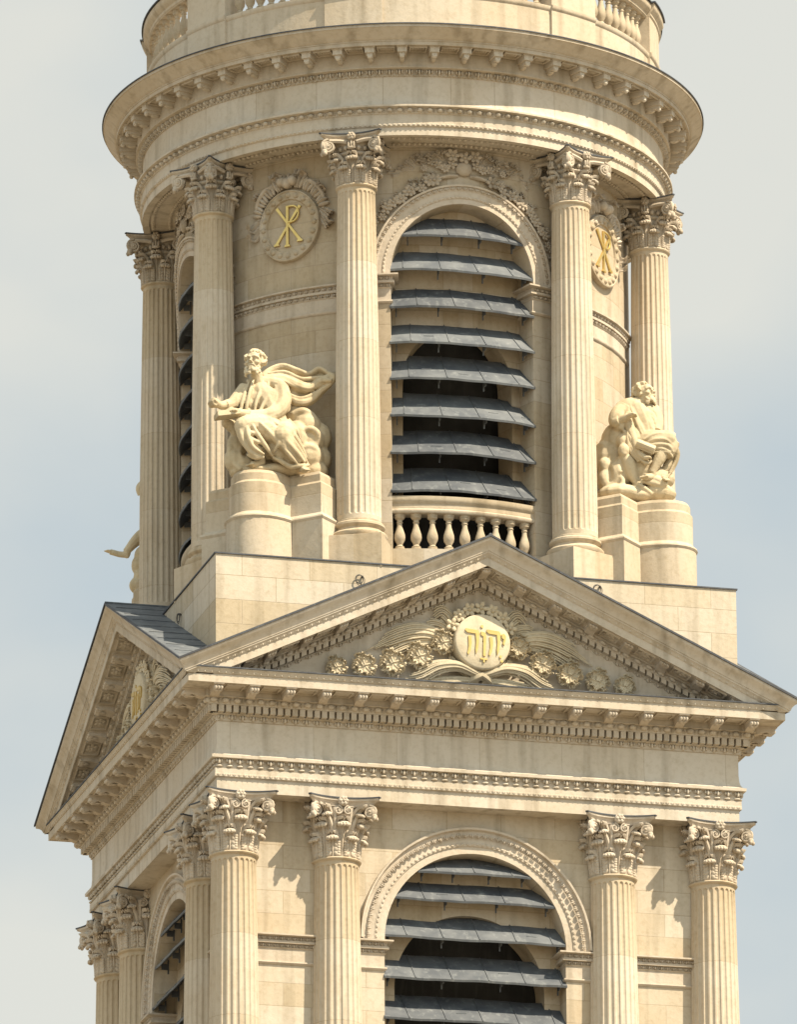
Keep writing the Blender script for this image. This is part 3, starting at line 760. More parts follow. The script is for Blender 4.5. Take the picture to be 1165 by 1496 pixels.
for k in range(4):
    seen = k in SHOW
    mb = MB()
    for s in (-1, 1):
        V = []
        xe = [min(6+d, (ZAP+v-CLAMP)/SLOPE) for d, v in RPROF]
        for t in (0, 1):
            for (d, v), e in zip(RPROF, xe): V.append((s*e*t, -(6+d), ZAP-SLOPE*e*t+v))
        mb.add(rot(np.array(V), k), grid_faces(2, len(RPROF)))
    # tympanum
    V = np.array([(-6.05, -6.035, .9), (6.05, -6.035, .9), (6.05, -6.035, ZAP-SLOPE*6.05-.2), (0, -6.035, ZAP-.2), (-6.05, -6.035, ZAP-SLOPE*6.05-.2)])
    mb.add(rot(V, k), [(0, 1, 2, 3, 4)])
    if seen:
        f = lambda **q: rake_map(k, **q)
        for s in (-1, 1):
            for unit, p, e, v0, d0 in ((o_leaf(.15, .075, .018), .158, 6.9, -.405, .885), (o_egg(.25, .11, .075), .267, 6.2, -.78, .26), (o_dentil(.180, .105, .155), .1675, 6.0, -.893, .075), (o_leaf(.23, .085, .055), .24, 5.7, -.985, .045)):
                lim = (ZAP+v0-CLAMP-.02)/SLOPE
                strip(mb, unit, *((.0, min(e, lim)) if s > 0 else (-min(e, lim), -.0)), p, f, v0=v0, d0=d0)
            for i in range(7):      # coffers
                c = s*.82*(i+.5)
                for q in ((c-.2, c+.2, .36, .385), (c-.2, c+.2, .72, .745), (c-.2, c-.175, .385, .72), (c+.175, c+.2, .385, .72)):
                    mb.add(*u_box(q[0], q[1], q[2], q[3], -.63, -.585), f())
                V, F = rosette(.14, 6, .1); mb.add(np.stack([V[:, 0]+c, V[:, 2]+.55, V[:, 1]*.9-.59], -1), F, f())
    ped = mb.build('pediment', M_MOULD, tower, 32)
    if seen:
        for i in range(-7, 8):
            mb = MB(); V = MOD[0]*np.array((1, .9, .66))
            mb.add(V, MOD[1], rake_map(k, s0=.82*i, v0=-.588, d0=.31)); mb.build('modillion', M_CARVED, ped, 40)
        B = flat_map(k, 6.035)
        # medallion and gilded letters
        mb = MB()
        Vd = [(q*math.cos(a), d, q*math.sin(a)+2.12) for q, d in ((.66, 0), (.645, .29), (.63, .32), (.60, .335), (.3, .345), (.02, .35)) for a in np.linspace(0, 2*PI, 41)[:-1]]
        mb.add(Vd, grid_faces(6, 40, False, True), B)
        mb.build('medallion', M_RELIEF, ped, 40)
        hebrew_letters(B, 2.12, M_GOLD, ped)
        # carved surround: plumes, roses, oak clumps, tied stalks
        mb = MB(); rr = np.random.RandomState(5)
        for i, t in enumerate(np.linspace(-62, 62, 7)):
            a = math.radians(t); lay_rose(mb, i, B, .74*math.sin(a)*1.02, 2.12+.80*math.cos(a), .16, .20)
            V, F = u_ell((.74*math.sin(a), .08, 2.12+.80*math.cos(a)), (.15, .14, .15), 8, 5); mb.add(V, F, B)
        def band(P, wid, n, rad, dm=.08, d0=.03):
            """a plume of n strands fanned about the centre line P; wid = width at each point"""
            C = spline([(u, 0, v) for u, v in P], 6)[:, (0, 2)]; W = np.interp(np.linspace(0, 1, len(C)), np.linspace(0, 1, len(wid)), wid)
            T = np.gradient(C, axis=0); T /= np.linalg.norm(T, axis=1)[:, None]; Nn = np.stack([-T[:, 1], T[:, 0]], -1)
            t = np.linspace(0, 1, len(C))
            for j in range(n):
                q = -1+2*j/(n-1); cut = len(C)-int(abs(q)*len(C)*.22)-rr.randint(0, 3)
                Q = C+Nn*(W*.5*q)[:, None]
                d = d0+dm*np.sin(PI*np.clip(t*.85+.1, 0, 1))*(1-.45*q*q)+.02*(j % 2)
                V, F = u_tube(np.stack([Q[:, 0], d, Q[:, 1]], -1)[:cut], (rad*(1.1-.75*t))[:cut], 6, .9, up=(0, 1, 0)); mb.add(V, F, B)
        for s in (-1, 1):
            band([(s*.50, 2.0), (s*1.04, 2.27), (s*1.52, 2.30), (s*2.05, 2.12), (s*2.62, 1.80)], (.16, .30, .40, .38, .16), 9, .036, .17)
            band([(s*.58, 2.06), (s*1.0, 2.14), (s*1.5, 2.10), (s*2.0, 1.88), (s*2.3, 1.62)], (.10, .2, .3, .3, .2), 7, .034, .08)
            band([(s*.54, 2.38), (s*.68, 2.62), (s*.88, 2.80), (s*1.12, 2.62)], (.12, .26, .34, .20), 7, .034, .09)
            band([(s*.62, 2.28), (s*.84, 2.46), (s*1.12, 2.52), (s*1.36, 2.40)], (.10, .22, .24, .14), 6, .032, .08)
            for (u, v, q) in ((.87, 2.11, .30), (1.42, 1.76, .33), (2.04, 1.56, .33), (2.69, 1.45, .31), (3.32, 1.37, .27)):
                V, F = u_ell((s*u, .0, v), (q*.80, .19, q*.75), 12, 7); mb.add(V, F, B)
                lean = -s*.35
                for ang, sc_, dd in ((lean+1.1, .72, .06), (lean-1.1, .72, .06), (lean+2.2, .72, .06), (lean-2.2, .72, .06), (lean, .80, .06), (lean+PI, .70, .06), (lean+.5, .62, .10), (lean-.5, .62, .10), (lean+1.6, .50, .11), (lean-1.6, .50, .11), (lean+2.7, .50, .11), (lean-2.7, .50, .11), (lean+.05, .42, .15)):
                    lay(mb, LEAFC, B, s*u+q*.12*math.sin(ang)-q*.1*math.sin(ang), v-q*.10, ang, q*3.0*sc_, dd+.10, 1.15)
            # tied stalks and ribbons below the disc
            band([(-s*.22, 1.30), (s*.15, 1.42), (s*.55, 1.55), (s*1.0, 1.50), (s*1.4, 1.30), (s*1.75, 1.22)], (.10, .12, .20, .30, .36, .26), 8, .036, .24, .06)
            band([(s*.05, 1.30), (s*.5, 1.26), (s*1.0, 1.20), (s*1.45, 1.14)], (.08, .14, .2, .16), 5, .04, .12)
            band([(s*.25, 1.40), (s*.48, 1.55), (s*.66, 1.72), (s*.70, 1.92)], (.10, .14, .16, .1), 5, .035, .10)
            frond(mb, B, [(-s*.34, 1.22), (0, 1.38), (s*.32, 1.56)], .075, .05, dm=.22)
        mb.build('relief', M_RELIEF, ped, 45)
    # roof of the gable
    mb = MB()
    for s in (-1, 1):
        P = [(0, -7.115), (s*7.115, -7.115), (s*4.9, -4.9), (0, -4.9)]
        V = [(x, y, ZAP-SLOPE*abs(x)+.012+h) for h in (0, .03) for x, y in P]
        mb.add(rot(np.array(V), k), [(0, 1, 2, 3), (7, 6, 5, 4), (0, 4, 5, 1), (1, 5, 6, 2), (2, 6, 7, 3), (3, 7, 4, 0)])
        for i in range(1, 9):
            x = .8*i-.2
            V, F = u_tube([(s*x, -7.0, ZAP-SLOPE*x+.05), (s*x, -min(7, max(4.9, x)), ZAP-SLOPE*x+.05)] if x < 6.9 else [(0, -5, 3), (0, -5, 3.1)], .011, 6)
            mb.add(rot(V, k), F)
    V, F = u_tube([(0, -7.12, ZAP+.045), (0, -4.9, ZAP+.045)], .035, 8); mb.add(rot(V, k), F)
    roof = mb.build('roof', M_LEAD, tower, 30)
    mb = MB()
    for s in (-1, 1):
        P = [(0, -7.135), (s*7.135, -7.135), (s*7.10, -7.10), (0, -7.10)]
        V = [(x, y, ZAP-SLOPE*abs(x)+h) for h in (-.002, .046) for x, y in P]
        mb.add(rot(np.array(V), k), [(0, 1, 2, 3), (7, 6, 5, 4), (0, 4, 5, 1), (1, 5, 6, 2), (2, 6, 7, 3), (3, 7, 4, 0)])
    mb.build('flashing', M_FLASH, roof)

# --- attic block
mb = MB(); mb.add(*u_box(-6.02, 6.02, -6.02, 6.02, .98, 3.84)); attic = mb.build('attic', M_ATTIC, tower, smooth=False)
ring_sheet('flashing', 5.3, 6.05, 3.842, 3.872, attic)
def iron_ring(k, u, z):
    mb = MB(); A = np.linspace(0, 2*PI, 25)
    V, F = u_tube([(.09*math.cos(a), .03+.03*math.sin(a/2), .10*math.sin(a)) for a in A], .011, 6); mb.add(V, F, flat_map(k, 6.03, u, z))
    V, F = u_tube([(.02+.10*math.cos(a), .05, -.03+.12*math.sin(a)) for a in A], .008, 6); mb.add(V, F, flat_map(k, 6.03, u, z))
    V, F = u_ell((.07, .03, .06), (.03, .05, .03), 8, 4); mb.add(V, F, flat_map(k, 6.03, u, z))
    mb.build('ring', M_IRON, attic)
iron_ring(0, -2.75, 3.46); iron_ring(1, 2.75, 3.30); iron_ring(0, 2.75, 3.62)

# ------------------------------------------------------------------ round stage
RW = 5.2; DW = RW*math.radians(18.75); DR = 1.70; DSP = 11.08; DSILL = 4.59; Q = RW*PI/4
for k in range(4):
    mb = MB(); B = cyl_map(RW, -PI/2*k)
    revealed_wall(mb, B, 14.12, 3.83, DW, DR, DSP, DSILL, -Q, Q, .55, nu=16)
    mb.build('round_wall', M_DRUM, tower)
mb = MB(); lathe(mb, [(0, 3.9), (3.7, 3.9), (3.7, 14.1), (0, 14.1)], 48); mb.build('dark_core', M_DARK, tower)  # added dark cylinder painting the gloom behind the drum louvers
DZ = [11.98, 11.16, 10.28, 9.43, 8.58, 7.69, 6.82, 5.93]
bal_me = baluster_mesh(.85, .125, M_COLUMN)
for k in SHOW:
    a0 = -PI/2*k; B = cyl_map(RW, a0)
    mb = MB()
    archivolt(mb, B, DR, DSP, [(0, .001), (0, .05), (.12, .05), (.125, .07), (.18, .075), (.185, .065), (.30, .065), (.305, .07), (.315, .075), (.385, .08), (.40, .13), (.44, .135), (.445, 0)])
    strip(mb, o_bead(.09, .05, .03), -PI/2*DR, PI/2*DR, .09, lambda **q: arch_map(B, DR, DSP, **q), v0=.128, d0=.065)
    strip(mb, o_leaf(.13, .08, .028), -PI/2*2.0, PI/2*2.0, .14, lambda **q: arch_map(B, 2.04, DSP, **q), v0=-.03, d0=.105)
    mb.build('archivolt', M_CARVED, tower)
    for s in (-1, 1):
        mb = MB(); P = string_profile(1.05); zt = DSP-.03
        V = []; us = np.linspace(DW, 2.25, 6)
        for i, u in enumerate(us):
            for d, v in P: V.append((s*(u-(d+.005 if i == 0 else 0)), d+.004, zt+v))
        mb.add(V, grid_faces(6, len(P)), B)
        V = []
        for dd in (0, 1):
            for d, v in P: V.append((s*(DW-d-.005), d+.004 if dd == 0 else -.55, zt+v))
        mb.add(V, grid_faces(2, len(P)), B)
        strip(mb, o_leaf(.14, .085, .05), *sorted((s*DW, s*2.25)), .145, lambda **q: cyl_map(RW, a0, **q), v0=zt-.135, d0=.075)
        strip(mb, o_leaf(.14, .075, .045), *sorted((s*DW, s*2.25)), .145, lambda **q: cyl_map(RW, a0, **q), v0=zt-.28, d0=.02)
        mb.build('impost', M_CARVED, tower)
    mb = MB(); B2 = cyl_map(RW-.55, a0); sc = (RW-.55)/RW
    revealed_wall(mb, B2, 14.0, 5.5, 1.30, 1.32, 8.72, 5.75, -1.95, 1.95, .6, nu=12)
    win = mb.build('window', M_DRUM, tower)
    for i, z in enumerate(DZ):
        h = z+.04-DSP; w = DW if h <= 0 else DW*math.sqrt(max(.1, 1-(h/DR)**2))
        louver(w+.02, z, B, 'louver', M_LEAD, win, rise=.78, off=(0, -.12, .2, .05)[i % 4], nseam=max(3, int(round(w*2/.80))))
    # balustrade under the louvers
    mb = MB()
    us = np.linspace(-DW, DW, 17)
    P = [(-.40, 5.45), (.00, 5.45), (.02, 5.48), (.02, 5.52), (-.01, 5.55), (-.01, 5.66), (.03, 5.70), (.05, 5.76), (.05, 5.83), (-.40, 5.83)]
    mb.add([(u, d-.06, z) for u in us for d, z in P], grid_faces(17, len(P), False, True), B)
    P = [(-.35, 4.50), (.02, 4.50), (.02, 4.60), (-.35, 4.60)]
    mb.add([(u, d-.06, z) for u in us for d, z in P], grid_faces(17, len(P), False, True), B)
    rail = mb.build('window_rail', M_COLUMN, tower)
    for i in range(9):
        u = -DW+.16+(2*DW-.32)*i/8; a = u/RW+a0
        o = link('baluster', bal_me, rail); o.location = ((RW-.22)*math.sin(a), -(RW-.22)*math.cos(a), 4.60); o.rotation_euler = (0, 0, a)
    # garland over the arch
    mb = MB(); rs = np.random.RandomState(3+k)
    for s in (-1, 1):
        n = 17
        for i in range(n):
            t = math.radians(17+68*i/(n-1)); q = 2.30+rs.uniform(-.05, .06); wdt = 1.0-.35*(i/(n-1))
            u = s*q*math.sin(t)*1.0; v = DSP+q*math.cos(t)
            for j in range(3):
                lay(mb, LEAFB, B, u+rs.uniform(-.08, .08), v+rs.uniform(-.08, .08), -s*t+rs.uniform(-1.6, 1.6), wdt*rs.uniform(.6, .85), .01, 1.4)
            lay_rose(mb, i+rs.randint(3), B, u+rs.uniform(-.06, .06), v+rs.uniform(-.05, .08), wdt*rs.uniform(.11, .165), .07)
            if i % 2: lay_rose(mb, i, B, u*1.07+rs.uniform(-.04, .04), v+.10*math.cos(t)+rs.uniform(-.04, .05), wdt*.10, .05)
        # spray spreading from the crown of the arch
        for i in range(16):
            uu = s*(.28+.085*i); vv = 13.78+.05*math.sin(i*1.7)+(.03*(8-i) if i > 8 else 0)
            lay(mb, LEAFY if i < 11 else LEAFB, B, uu, vv-.08, -s*(.5+.09*i)+rs.uniform(-.7, .7), rs.uniform(.6, .9)*(1-.02*i), .01, .9)
        for i in range(5): lay_rose(mb, i, B, s*(.28+.16*i), 13.62+rs.uniform(-.04, .12), .12-.008*i, .06)
        for i in range(4): frond(mb, B, [(s*.15, 13.45), (s*(.4+.1*i), 13.42-.03*i), (s*(.75+.12*i), 13.36-.05*i)], .04, .015, dm=.07)
    lay_rose(mb, 2, B, -.28, 13.90, .16, .10); lay_rose(mb, 0, B, .0, 13.86, .15, .10); lay_rose(mb, 2, B, .24, 13.90, .15, .09)
    V, F = u_ell((0, .05, 13.62), (.20, .10, .18), 10, 6); mb.add(V, F, B)
    mb.build('garland', M_OLDCARVED, tower, 45)  # darker stone carries the shade over the garland

def monogram(base, v0, parent):
    mb = MB()
    f = lambda V: base(np.stack([V[:, 0], V[:, 1], V[:, 2]+v0], -1))
    n_ = [0]
    def bar(x0, y0, x1, y1, w0, w1):
        n_[0] += 1
        dx, dy = x1-x0, y1-y0; l = math.hypot(dx, dy); nx, ny = -dy/l, dx/l
        P = [(x0+nx*w0, y0+ny*w0), (x0-nx*w0, y0-ny*w0), (.5*(x0+x1)-nx*w1, .5*(y0+y1)-ny*w1), (x1-nx*w0, y1-ny*w0), (x1+nx*w0, y1+ny*w0), (.5*(x0+x1)+nx*w1, .5*(y0+y1)+ny*w1)]
        extrude_poly(mb, P, f, .065, .098+.003*n_[0])
    bar(-.30, .46, .30, -.38, .034, .024); bar(.30, .44, -.30, -.40, .034, .024); bar(-.02, .48, -.02, -.46, .032, .026)
    A = np.linspace(PI/2, -PI/2, 12)
    V, F = u_tube(np.array([(.0, .10, .46)]+[(.10+.17*math.cos(a), .10, .27+.19*math.sin(a)) for a in A]+[(.0, .10, .08)]), .026, 6, 1.0, up=(0, 1, 0)); mb.add(V, F, f)
    for x, y in ((-.30, -.42), (.30, -.40), (-.02, -.48)):
        extrude_poly(mb, [(x-.075, y-.02), (x+.075, y-.02), (x+.05, y+.03), (x-.05, y+.03)], f, .065, .113)
    mb.build('monogram', M_GOLD, parent, 30)
for a in (-45, 45, -135):
    B = cyl_map(RW, math.radians(a)); vc = 12.46
    mb = MB()
    Vd = [(q*.78*math.cos(t), d, q*.86*math.sin(t)+vc) for q, d in ((1.0, 0), (1.0, .09), (.985, .12), (.95, .13), (.93, .11), (.74, .10), (.72, .06), (.4, .06), (.02, .06)) for t in np.linspace(0, 2*PI, 49)[:-1]]
    mb.add(Vd, grid_faces(9, 48, False, True), B)
    for t in np.linspace(0, 2*PI, 21)[:-1]:
        V, F = u_ell((.655*math.cos(t), .105, .725*math.sin(t)+vc), (.068, .05, .068), 8, 5); mb.add(V, F, B)
    med = mb.build('medallion', M_DRUM, tower, 40)
    monogram(B, vc, med)
    mb = MB()
    for i, t in enumerate(np.linspace(-66, 66, 9)):      # shell crest
        q = math.radians(t); k_ = 1-.3*abs(t)/80
        for e_ in (-.09, 0, .09):
            u_, v_ = (.84+.10*k_)*math.sin(q)+e_*math.cos(q), vc+.10+(.86+.12*k_)*math.cos(q)-e_*math.sin(q)
            V, F = u_ell((0, 0, 0), (.052, .10-.4*abs(e_), .19*k_), 8, 6); s_, c_ = math.sin(q+e_*2.5), math.cos(q+e_*2.5)
            mb.add(np.stack([V[:, 0]*c_+V[:, 2]*s_+u_, V[:, 1]+.06, -V[:, 0]*s_+V[:, 2]*c_+v_], -1), F, B)
        if i % 2: lay(mb, LEAFY, B, .80*math.sin(q), vc+.10+.82*math.cos(q), -q, .95*k_, .05, 1.4)
    for i, t in enumerate((-88, -76, 76, 88)):
        q = math.radians(t); lay(mb, LEAFY, B, .80*math.sin(q), vc+.1+.86*math.cos(q), -q+(.9 if t < 0 else -.9), .8, .03, 1.3)
    for s in (-1, 1):
        V, F = u_ell((s*.14, .14, vc+1.05), (.13, .13, .12), 10, 6); mb.add(V, F, B)
        frond(mb, B, [(s*.3, vc+1.02), (s*.62, vc+.95), (s*.86, vc+.62), (s*.84, vc+.3)], .07, .03, dm=.10)
    V, F = u_ell((0, .16, vc+1.0), (.12, .12, .13), 10, 6); mb.add(V, F, B)
    mb.build('crest', M_CARVED, med, 45)
    # string course between the columns
    mb = MB(); P = string_profile(.75); us = np.linspace(-1.80, 1.80, 15)
    mb.add([(u, d+.004, 10.90+v) for u in us for d, v in P], grid_faces(15, len(P)), B)
    strip(mb, o_leaf(.14, .09, .05), -1.8, 1.8, .145, lambda **q: cyl_map(RW, math.radians(a), **q), v0=10.762, d0=.05)
    strip(mb, o_leaf(.15, .085, .05), -1.8, 1.8, .155, lambda **q: cyl_map(RW, math.radians(a), **q), v0=10.612, d0=.015)
    mb.build('string_course', M_CARVED, tower)

# --- columns of the round stage
RC = 5.77
dcap_me, dcap_lead = capital_mesh('capital', .435, 1.13, .70, M_OLDCARVED, True)
dsh_me = shaft_mesh('column', .515, .425, -7.93, 0.0, M_COLUMN)
dbase_me = base_mesh('base', .515, .42, .80, .64, M_COLUMN)
for a in (-64.1, -25.9, 25.9, 64.1, -115.9):
    t = math.radians(a)
    column(RC*math.sin(t), -RC*math.cos(t), t, dsh_me, dcap_me, dcap_lead, dbase_me, 12.95, -8.35)

# --- round entablature
mb = MB()
lathe(mb, [(5.1, 14.09), (5.35, 14.09), (5.35, 14.13), (5.92, 14.13), (5.92, 14.09), (6.08, 14.09), (6.08, 14.28), (6.10, 14.285), (6.12, 14.30), (6.12, 14.355), (6.11, 14.36), (6.11, 14.58), (6.135, 14.59), (6.14, 14.61), (6.15, 14.70), (6.27, 14.725), (6.27, 14.765), (6.20, 14.78), (6.12, 14.80)], 160)
f = lambda **q: cyl_map(6.1, **q)
strip(mb, o_egg(.20, .105, .075), -PI*6.1, PI*6.1, .225, f, v0=14.60, d0=.055)
strip(mb, o_bead(.105, .05, .025), -PI*6.1, PI*6.1, .11, f, v0=14.302, d0=.02)
for a in np.arange(-180, 180, 1.25):       # carved border of the sunk soffit panels
    if min(abs(((a-c)+180) % 360-180) for c in (-64.1, -25.9, 25.9, 64.1, -115.9, 115.9, 154.1, -154.1)) < 7.5: continue
    V, F = u_ell((0, -.27, .01), (.045, .055, .04), 6, 4); mb.add(V, F, cyl_map(6.1, math.radians(a), 14.09))
    V, F = u_ell((0, -.66, .01), (.045, .05, .04), 6, 4); mb.add(V, F, cyl_map(6.1, math.radians(a), 14.09))
mb.build('architrave', M_MOULD, tower, 32)
mb = MB(); lathe(mb, [(6.22, 14.768), (6.14, 14.80), (6.09, 14.86), (6.065, 14.95), (6.06, 15.1), (6.06, 15.53)], 160); mb.build('frieze', M_FRIEZE_R, tower)
mb = MB()
lathe(mb, [(5.9, 15.50), (6.085, 15.50), (6.085, 15.52), (6.10, 15.635), (6.235, 15.66), (6.235, 15.69), (6.22, 15.695), (6.22, 16.05), (6.65, 16.05), (6.65, 16.035), (6.69, 16.035), (6.69, 16.12), (6.71, 16.125), (6.71, 16.15), (6.735, 16.16), (6.77, 16.20), (6.85, 16.27), (6.93, 16.33), (6.965, 16.365), (6.99, 16.37), (6.99, 16.435), (5.6, 16.50), (0, 16.50)], 176)
f = lambda **q: cyl_map(6.1, **q)
strip(mb, o_leaf(.215, .13, .085), -PI*6.1, PI*6.1, .225, f, v0=15.515, d0=.02)
strip(mb, o_bead(.06, .04, .03), -PI*6.1, PI*6.1, .1125, f, v0=15.50, d0=.0)
MODR = join([u_box(-.105, .105, 0, .40, -.15, 0), u_box(-.125, .125, 0, .43, -.03, 0), u_box(-.06, .06, 0, .36, -.23, -.15), u_ell((0, .33, -.23), (.06, .055, .055), 8, 5), u_ell((0, .12, -.24), (.06, .13, .06), 8, 5)])
NM = 56
for i in range(NM):
    a = 2*PI*(i+.5)/NM-math.radians(15.3+3.2)
    B = cyl_map(6.1, a, 16.05)
    h = PI/NM
    a2 = a+h
    Bc = cyl_map(6.45, a2, 16.05)
    for q in ((-.20, .20, -.17, -.14), (-.20, .20, .12, .15), (-.20, -.17, -.14, .12), (.17, .20, -.14, .12)):
        mb.add(*u_box(q[0], q[1], q[2], q[3], -.05, .004), Bc)
    for q in range(5):
        V, F = u_ell((-.12+.06*q, 0, -.0), (.03, .11, .035), 6, 4); mb.add(V, F, Bc)
rc = mb.build('cornice', M_MOULD, tower, 32)
mme = None
for i in range(NM):
    a = 2*PI*(i+.5)/NM-math.radians(15.3+3.2)
    d = (math.degrees(a)+15.3+180) % 360-180
    if abs(d) > 112: continue
    if mme is None:
        mb = MB(); mb.add(MODR[0], MODR[1]); o = mb.build('modillion', M_MOULD, rc, 30); mme = o.data
    else: o = link('modillion', mme, rc)
    o.matrix_local = Matrix.Rotation(a, 4, 'Z')@Matrix(((1, 0, 0, 0), (0, -1, 0, -6.215), (0, 0, 1, 16.052), (0, 0, 0, 1)))
mb = MB(); lathe(mb, [(6.3, 16.47), (7.0, 16.437), (7.02, 16.43), (7.02, 16.455), (6.3, 16.50)], 176); mb.build('flashing', M_FLASH, rc)

# --- parapet on top
mb = MB()
lathe(mb, [(5.5, 16.4), (5.99, 16.4), (5.99, 16.62), (5.95, 16.66), (5.95, 17.48), (5.97, 17.50), (5.99, 17.54), (5.99, 17.60), (5.55, 17.61), (5.5, 16.4)], 128)
lathe(mb, [(5.55, 18.48), (5.92, 18.48), (5.95, 18.52), (5.95, 18.58), (6.04, 18.66), (6.06, 18.70), (6.06, 18.80), (5.5, 18.82), (5.5, 18.5), (5.55, 18.48)], 128)
for c in (-64.1, -25.9, 25.9, 64.1, -115.9, 115.9, 154.1, -154.1):
    A0, A1 = math.radians(c-6.4), math.radians(c+6.4)
    prof = [(5.45, 16.45), (6.06, 16.45), (6.06, 16.64), (6.01, 16.68), (6.01, 17.50), (6.035, 17.52), (6.05, 17.56), (6.05, 17.615), (6.01, 17.63), (6.01, 18.50), (6.04, 18.54), (6.04, 18.60), (6.11, 18.68), (6.13, 18.72), (6.13, 18.83), (5.45, 18.84)]
    lathe(mb, prof, 8, A0, A1)
    m = len(prof)
    for a in (A0, A1): mb.add([(r*math.sin(a), -r*math.cos(a), z) for r, z in prof], [tuple(range(m))])
par = mb.build('parapet', M_COLUMN, tower, 35)
pbal = baluster_mesh(.88, .118, M_COLUMN)
for c0, c1 in ((-115.9, -64.1), (-64.1, -25.9), (-25.9, 25.9), (25.9, 64.1), (64.1, 115.9)):
    n = 8 if abs(c1-c0) < 45 else 11
    for i in range(n):
        a = math.radians(c0+7.2+(c1-c0-14.4)*(i+.5)/n)
        o = link('baluster', pbal, par); o.location = (5.75*math.sin(a), -5.75*math.cos(a), 17.605); o.rotation_euler = (0, 0, a)
mb = MB(); lathe(mb, [(5.45, 18.825), (6.10, 18.815), (6.10, 18.84), (5.45, 18.85)], 128)
for c in (-64.1, -25.9, 25.9, 64.1, -115.9, 115.9, 154.1, -154.1):
    prof = [(5.42, 18.845), (6.17, 18.835), (6.17, 18.865), (5.42, 18.88)]
    lathe(mb, prof+[prof[0]], 8, math.radians(c-6.7), math.radians(c+6.7))
    for a in (math.radians(c-6.7), math.radians(c+6.7)): mb.add([(r*math.sin(a), -r*math.cos(a), z) for r, z in prof], [(0, 1, 2, 3)])
mb.build('flashing', M_FLASH, par)

# --- pedestals of the statues
def local_frame(a):
    n = np.array((math.sin(a), -math.cos(a), 0)); t = np.array((math.cos(a), math.sin(a), 0)); return n, t
def pedestal(a):
    n, t = local_frame(math.radians(a)); T, Nb = 1.5, 6.45
    prof = [(.07, 3.85), (.07, 4.93), (.085, 4.95), (.105, 4.985), (.095, 5.02), (.05, 5.05), (0, 5.11), (0, 5.80), (-.035, 5.84), (-.05, 5.86), (-.05, 6.02), (-.10, 6.10)]
    mb = MB(); rows = []
    for o, z in prof:
        E = [(6.4+(.98+o)*math.cos(q), (.72+o)*math.sin(q)) for q in np.linspace(-PI/2, PI/2, 17)]
        P = [(4.9, -T-o), (Nb+o, -T-o), (Nb+o, -.72-o)]+E+[(Nb+o, .72+o), (Nb+o, T+o), (4.9, T+o)]
        rows.append([n*x+t*y+np.array((0, 0, z)) for x, y in P])
    m = len(rows[0]); mb.add(np.array(rows).reshape(-1, 3), grid_faces(len(prof), m, False, True)+[tuple((len(prof)-1)*m+i for i in range(m))])
    mb.build('pedestal', M_COLUMN, tower, 30)
for a in (-45, 45, -135): pedestal(a)

# ------------------------------------------------------------------ statues
ER = np.array((math.cos(.2656), -math.sin(.2656), 0)); EF = np.array((-math.sin(.2656), -math.cos(.2656), 0)); EU = np.array((0, 0, 1.0))
def sculpt(name, pieces, voxel, smooth, mat, parent, it=3):
    """melt overlapping closed pieces into one carved surface"""
    V, F = join(pieces)
    me = bpy.data.meshes.new(name); me.from_pydata(V.tolist(), [], F); me.update()
    o = bpy.data.objects.new('sculpting', me); COL.objects.link(o)
    m = o.modifiers.new('r', 'REMESH'); m.mode = 'VOXEL'; m.voxel_size = voxel; m.adaptivity = 0.0
    s = o.modifiers.new('s', 'SMOOTH'); s.factor = smooth; s.iterations = it
    dg = bpy.context.evaluated_depsgraph_get()
    me2 = bpy.data.meshes.new_from_object(o.evaluated_get(dg)); me2.name = name
    bpy.data.objects.remove(o); bpy.data.meshes.remove(me)
    me2.shade_smooth(); me2.materials.clear(); me2.materials.append(mat)
    return link(name, me2, parent)
class Block:
    """a statue's own axes: x to its right as one faces the tower, f forwards, z up, in metres from its plinth"""
    def __init__(s, origin, ref, k): s.o = np.array(origin, float); s.ref = ref; s.k = k
    def p(s, a, b, f=0.0):
        f = f*.82-.10
        rx, ry, kx, kz, kf = *s.ref, *s.k
        return s.o*0+ER*((a-rx+1.1*f)/kx)+EF*f+EU*((ry-kf*f-b)/kz)
    def chain(s, pts, n=10, k=5, flat=1.0):
        Q = np.array([np.append(s.p(*q[:3]), q[3]) for q in pts]); Q = spline(Q, k)
        return u_tube(Q[:, :3], np.maximum(Q[:, 3], .01), n, flat)
    def ball(s, a, b, f, r, ry=None, rz=None):
        ry = r if ry is None else ry; rz = r if rz is None else rz
        return u_ell(s.p(a, b, f), (r, ry, rz), 12, 8, np.stack([ER, EF, EU], 1))
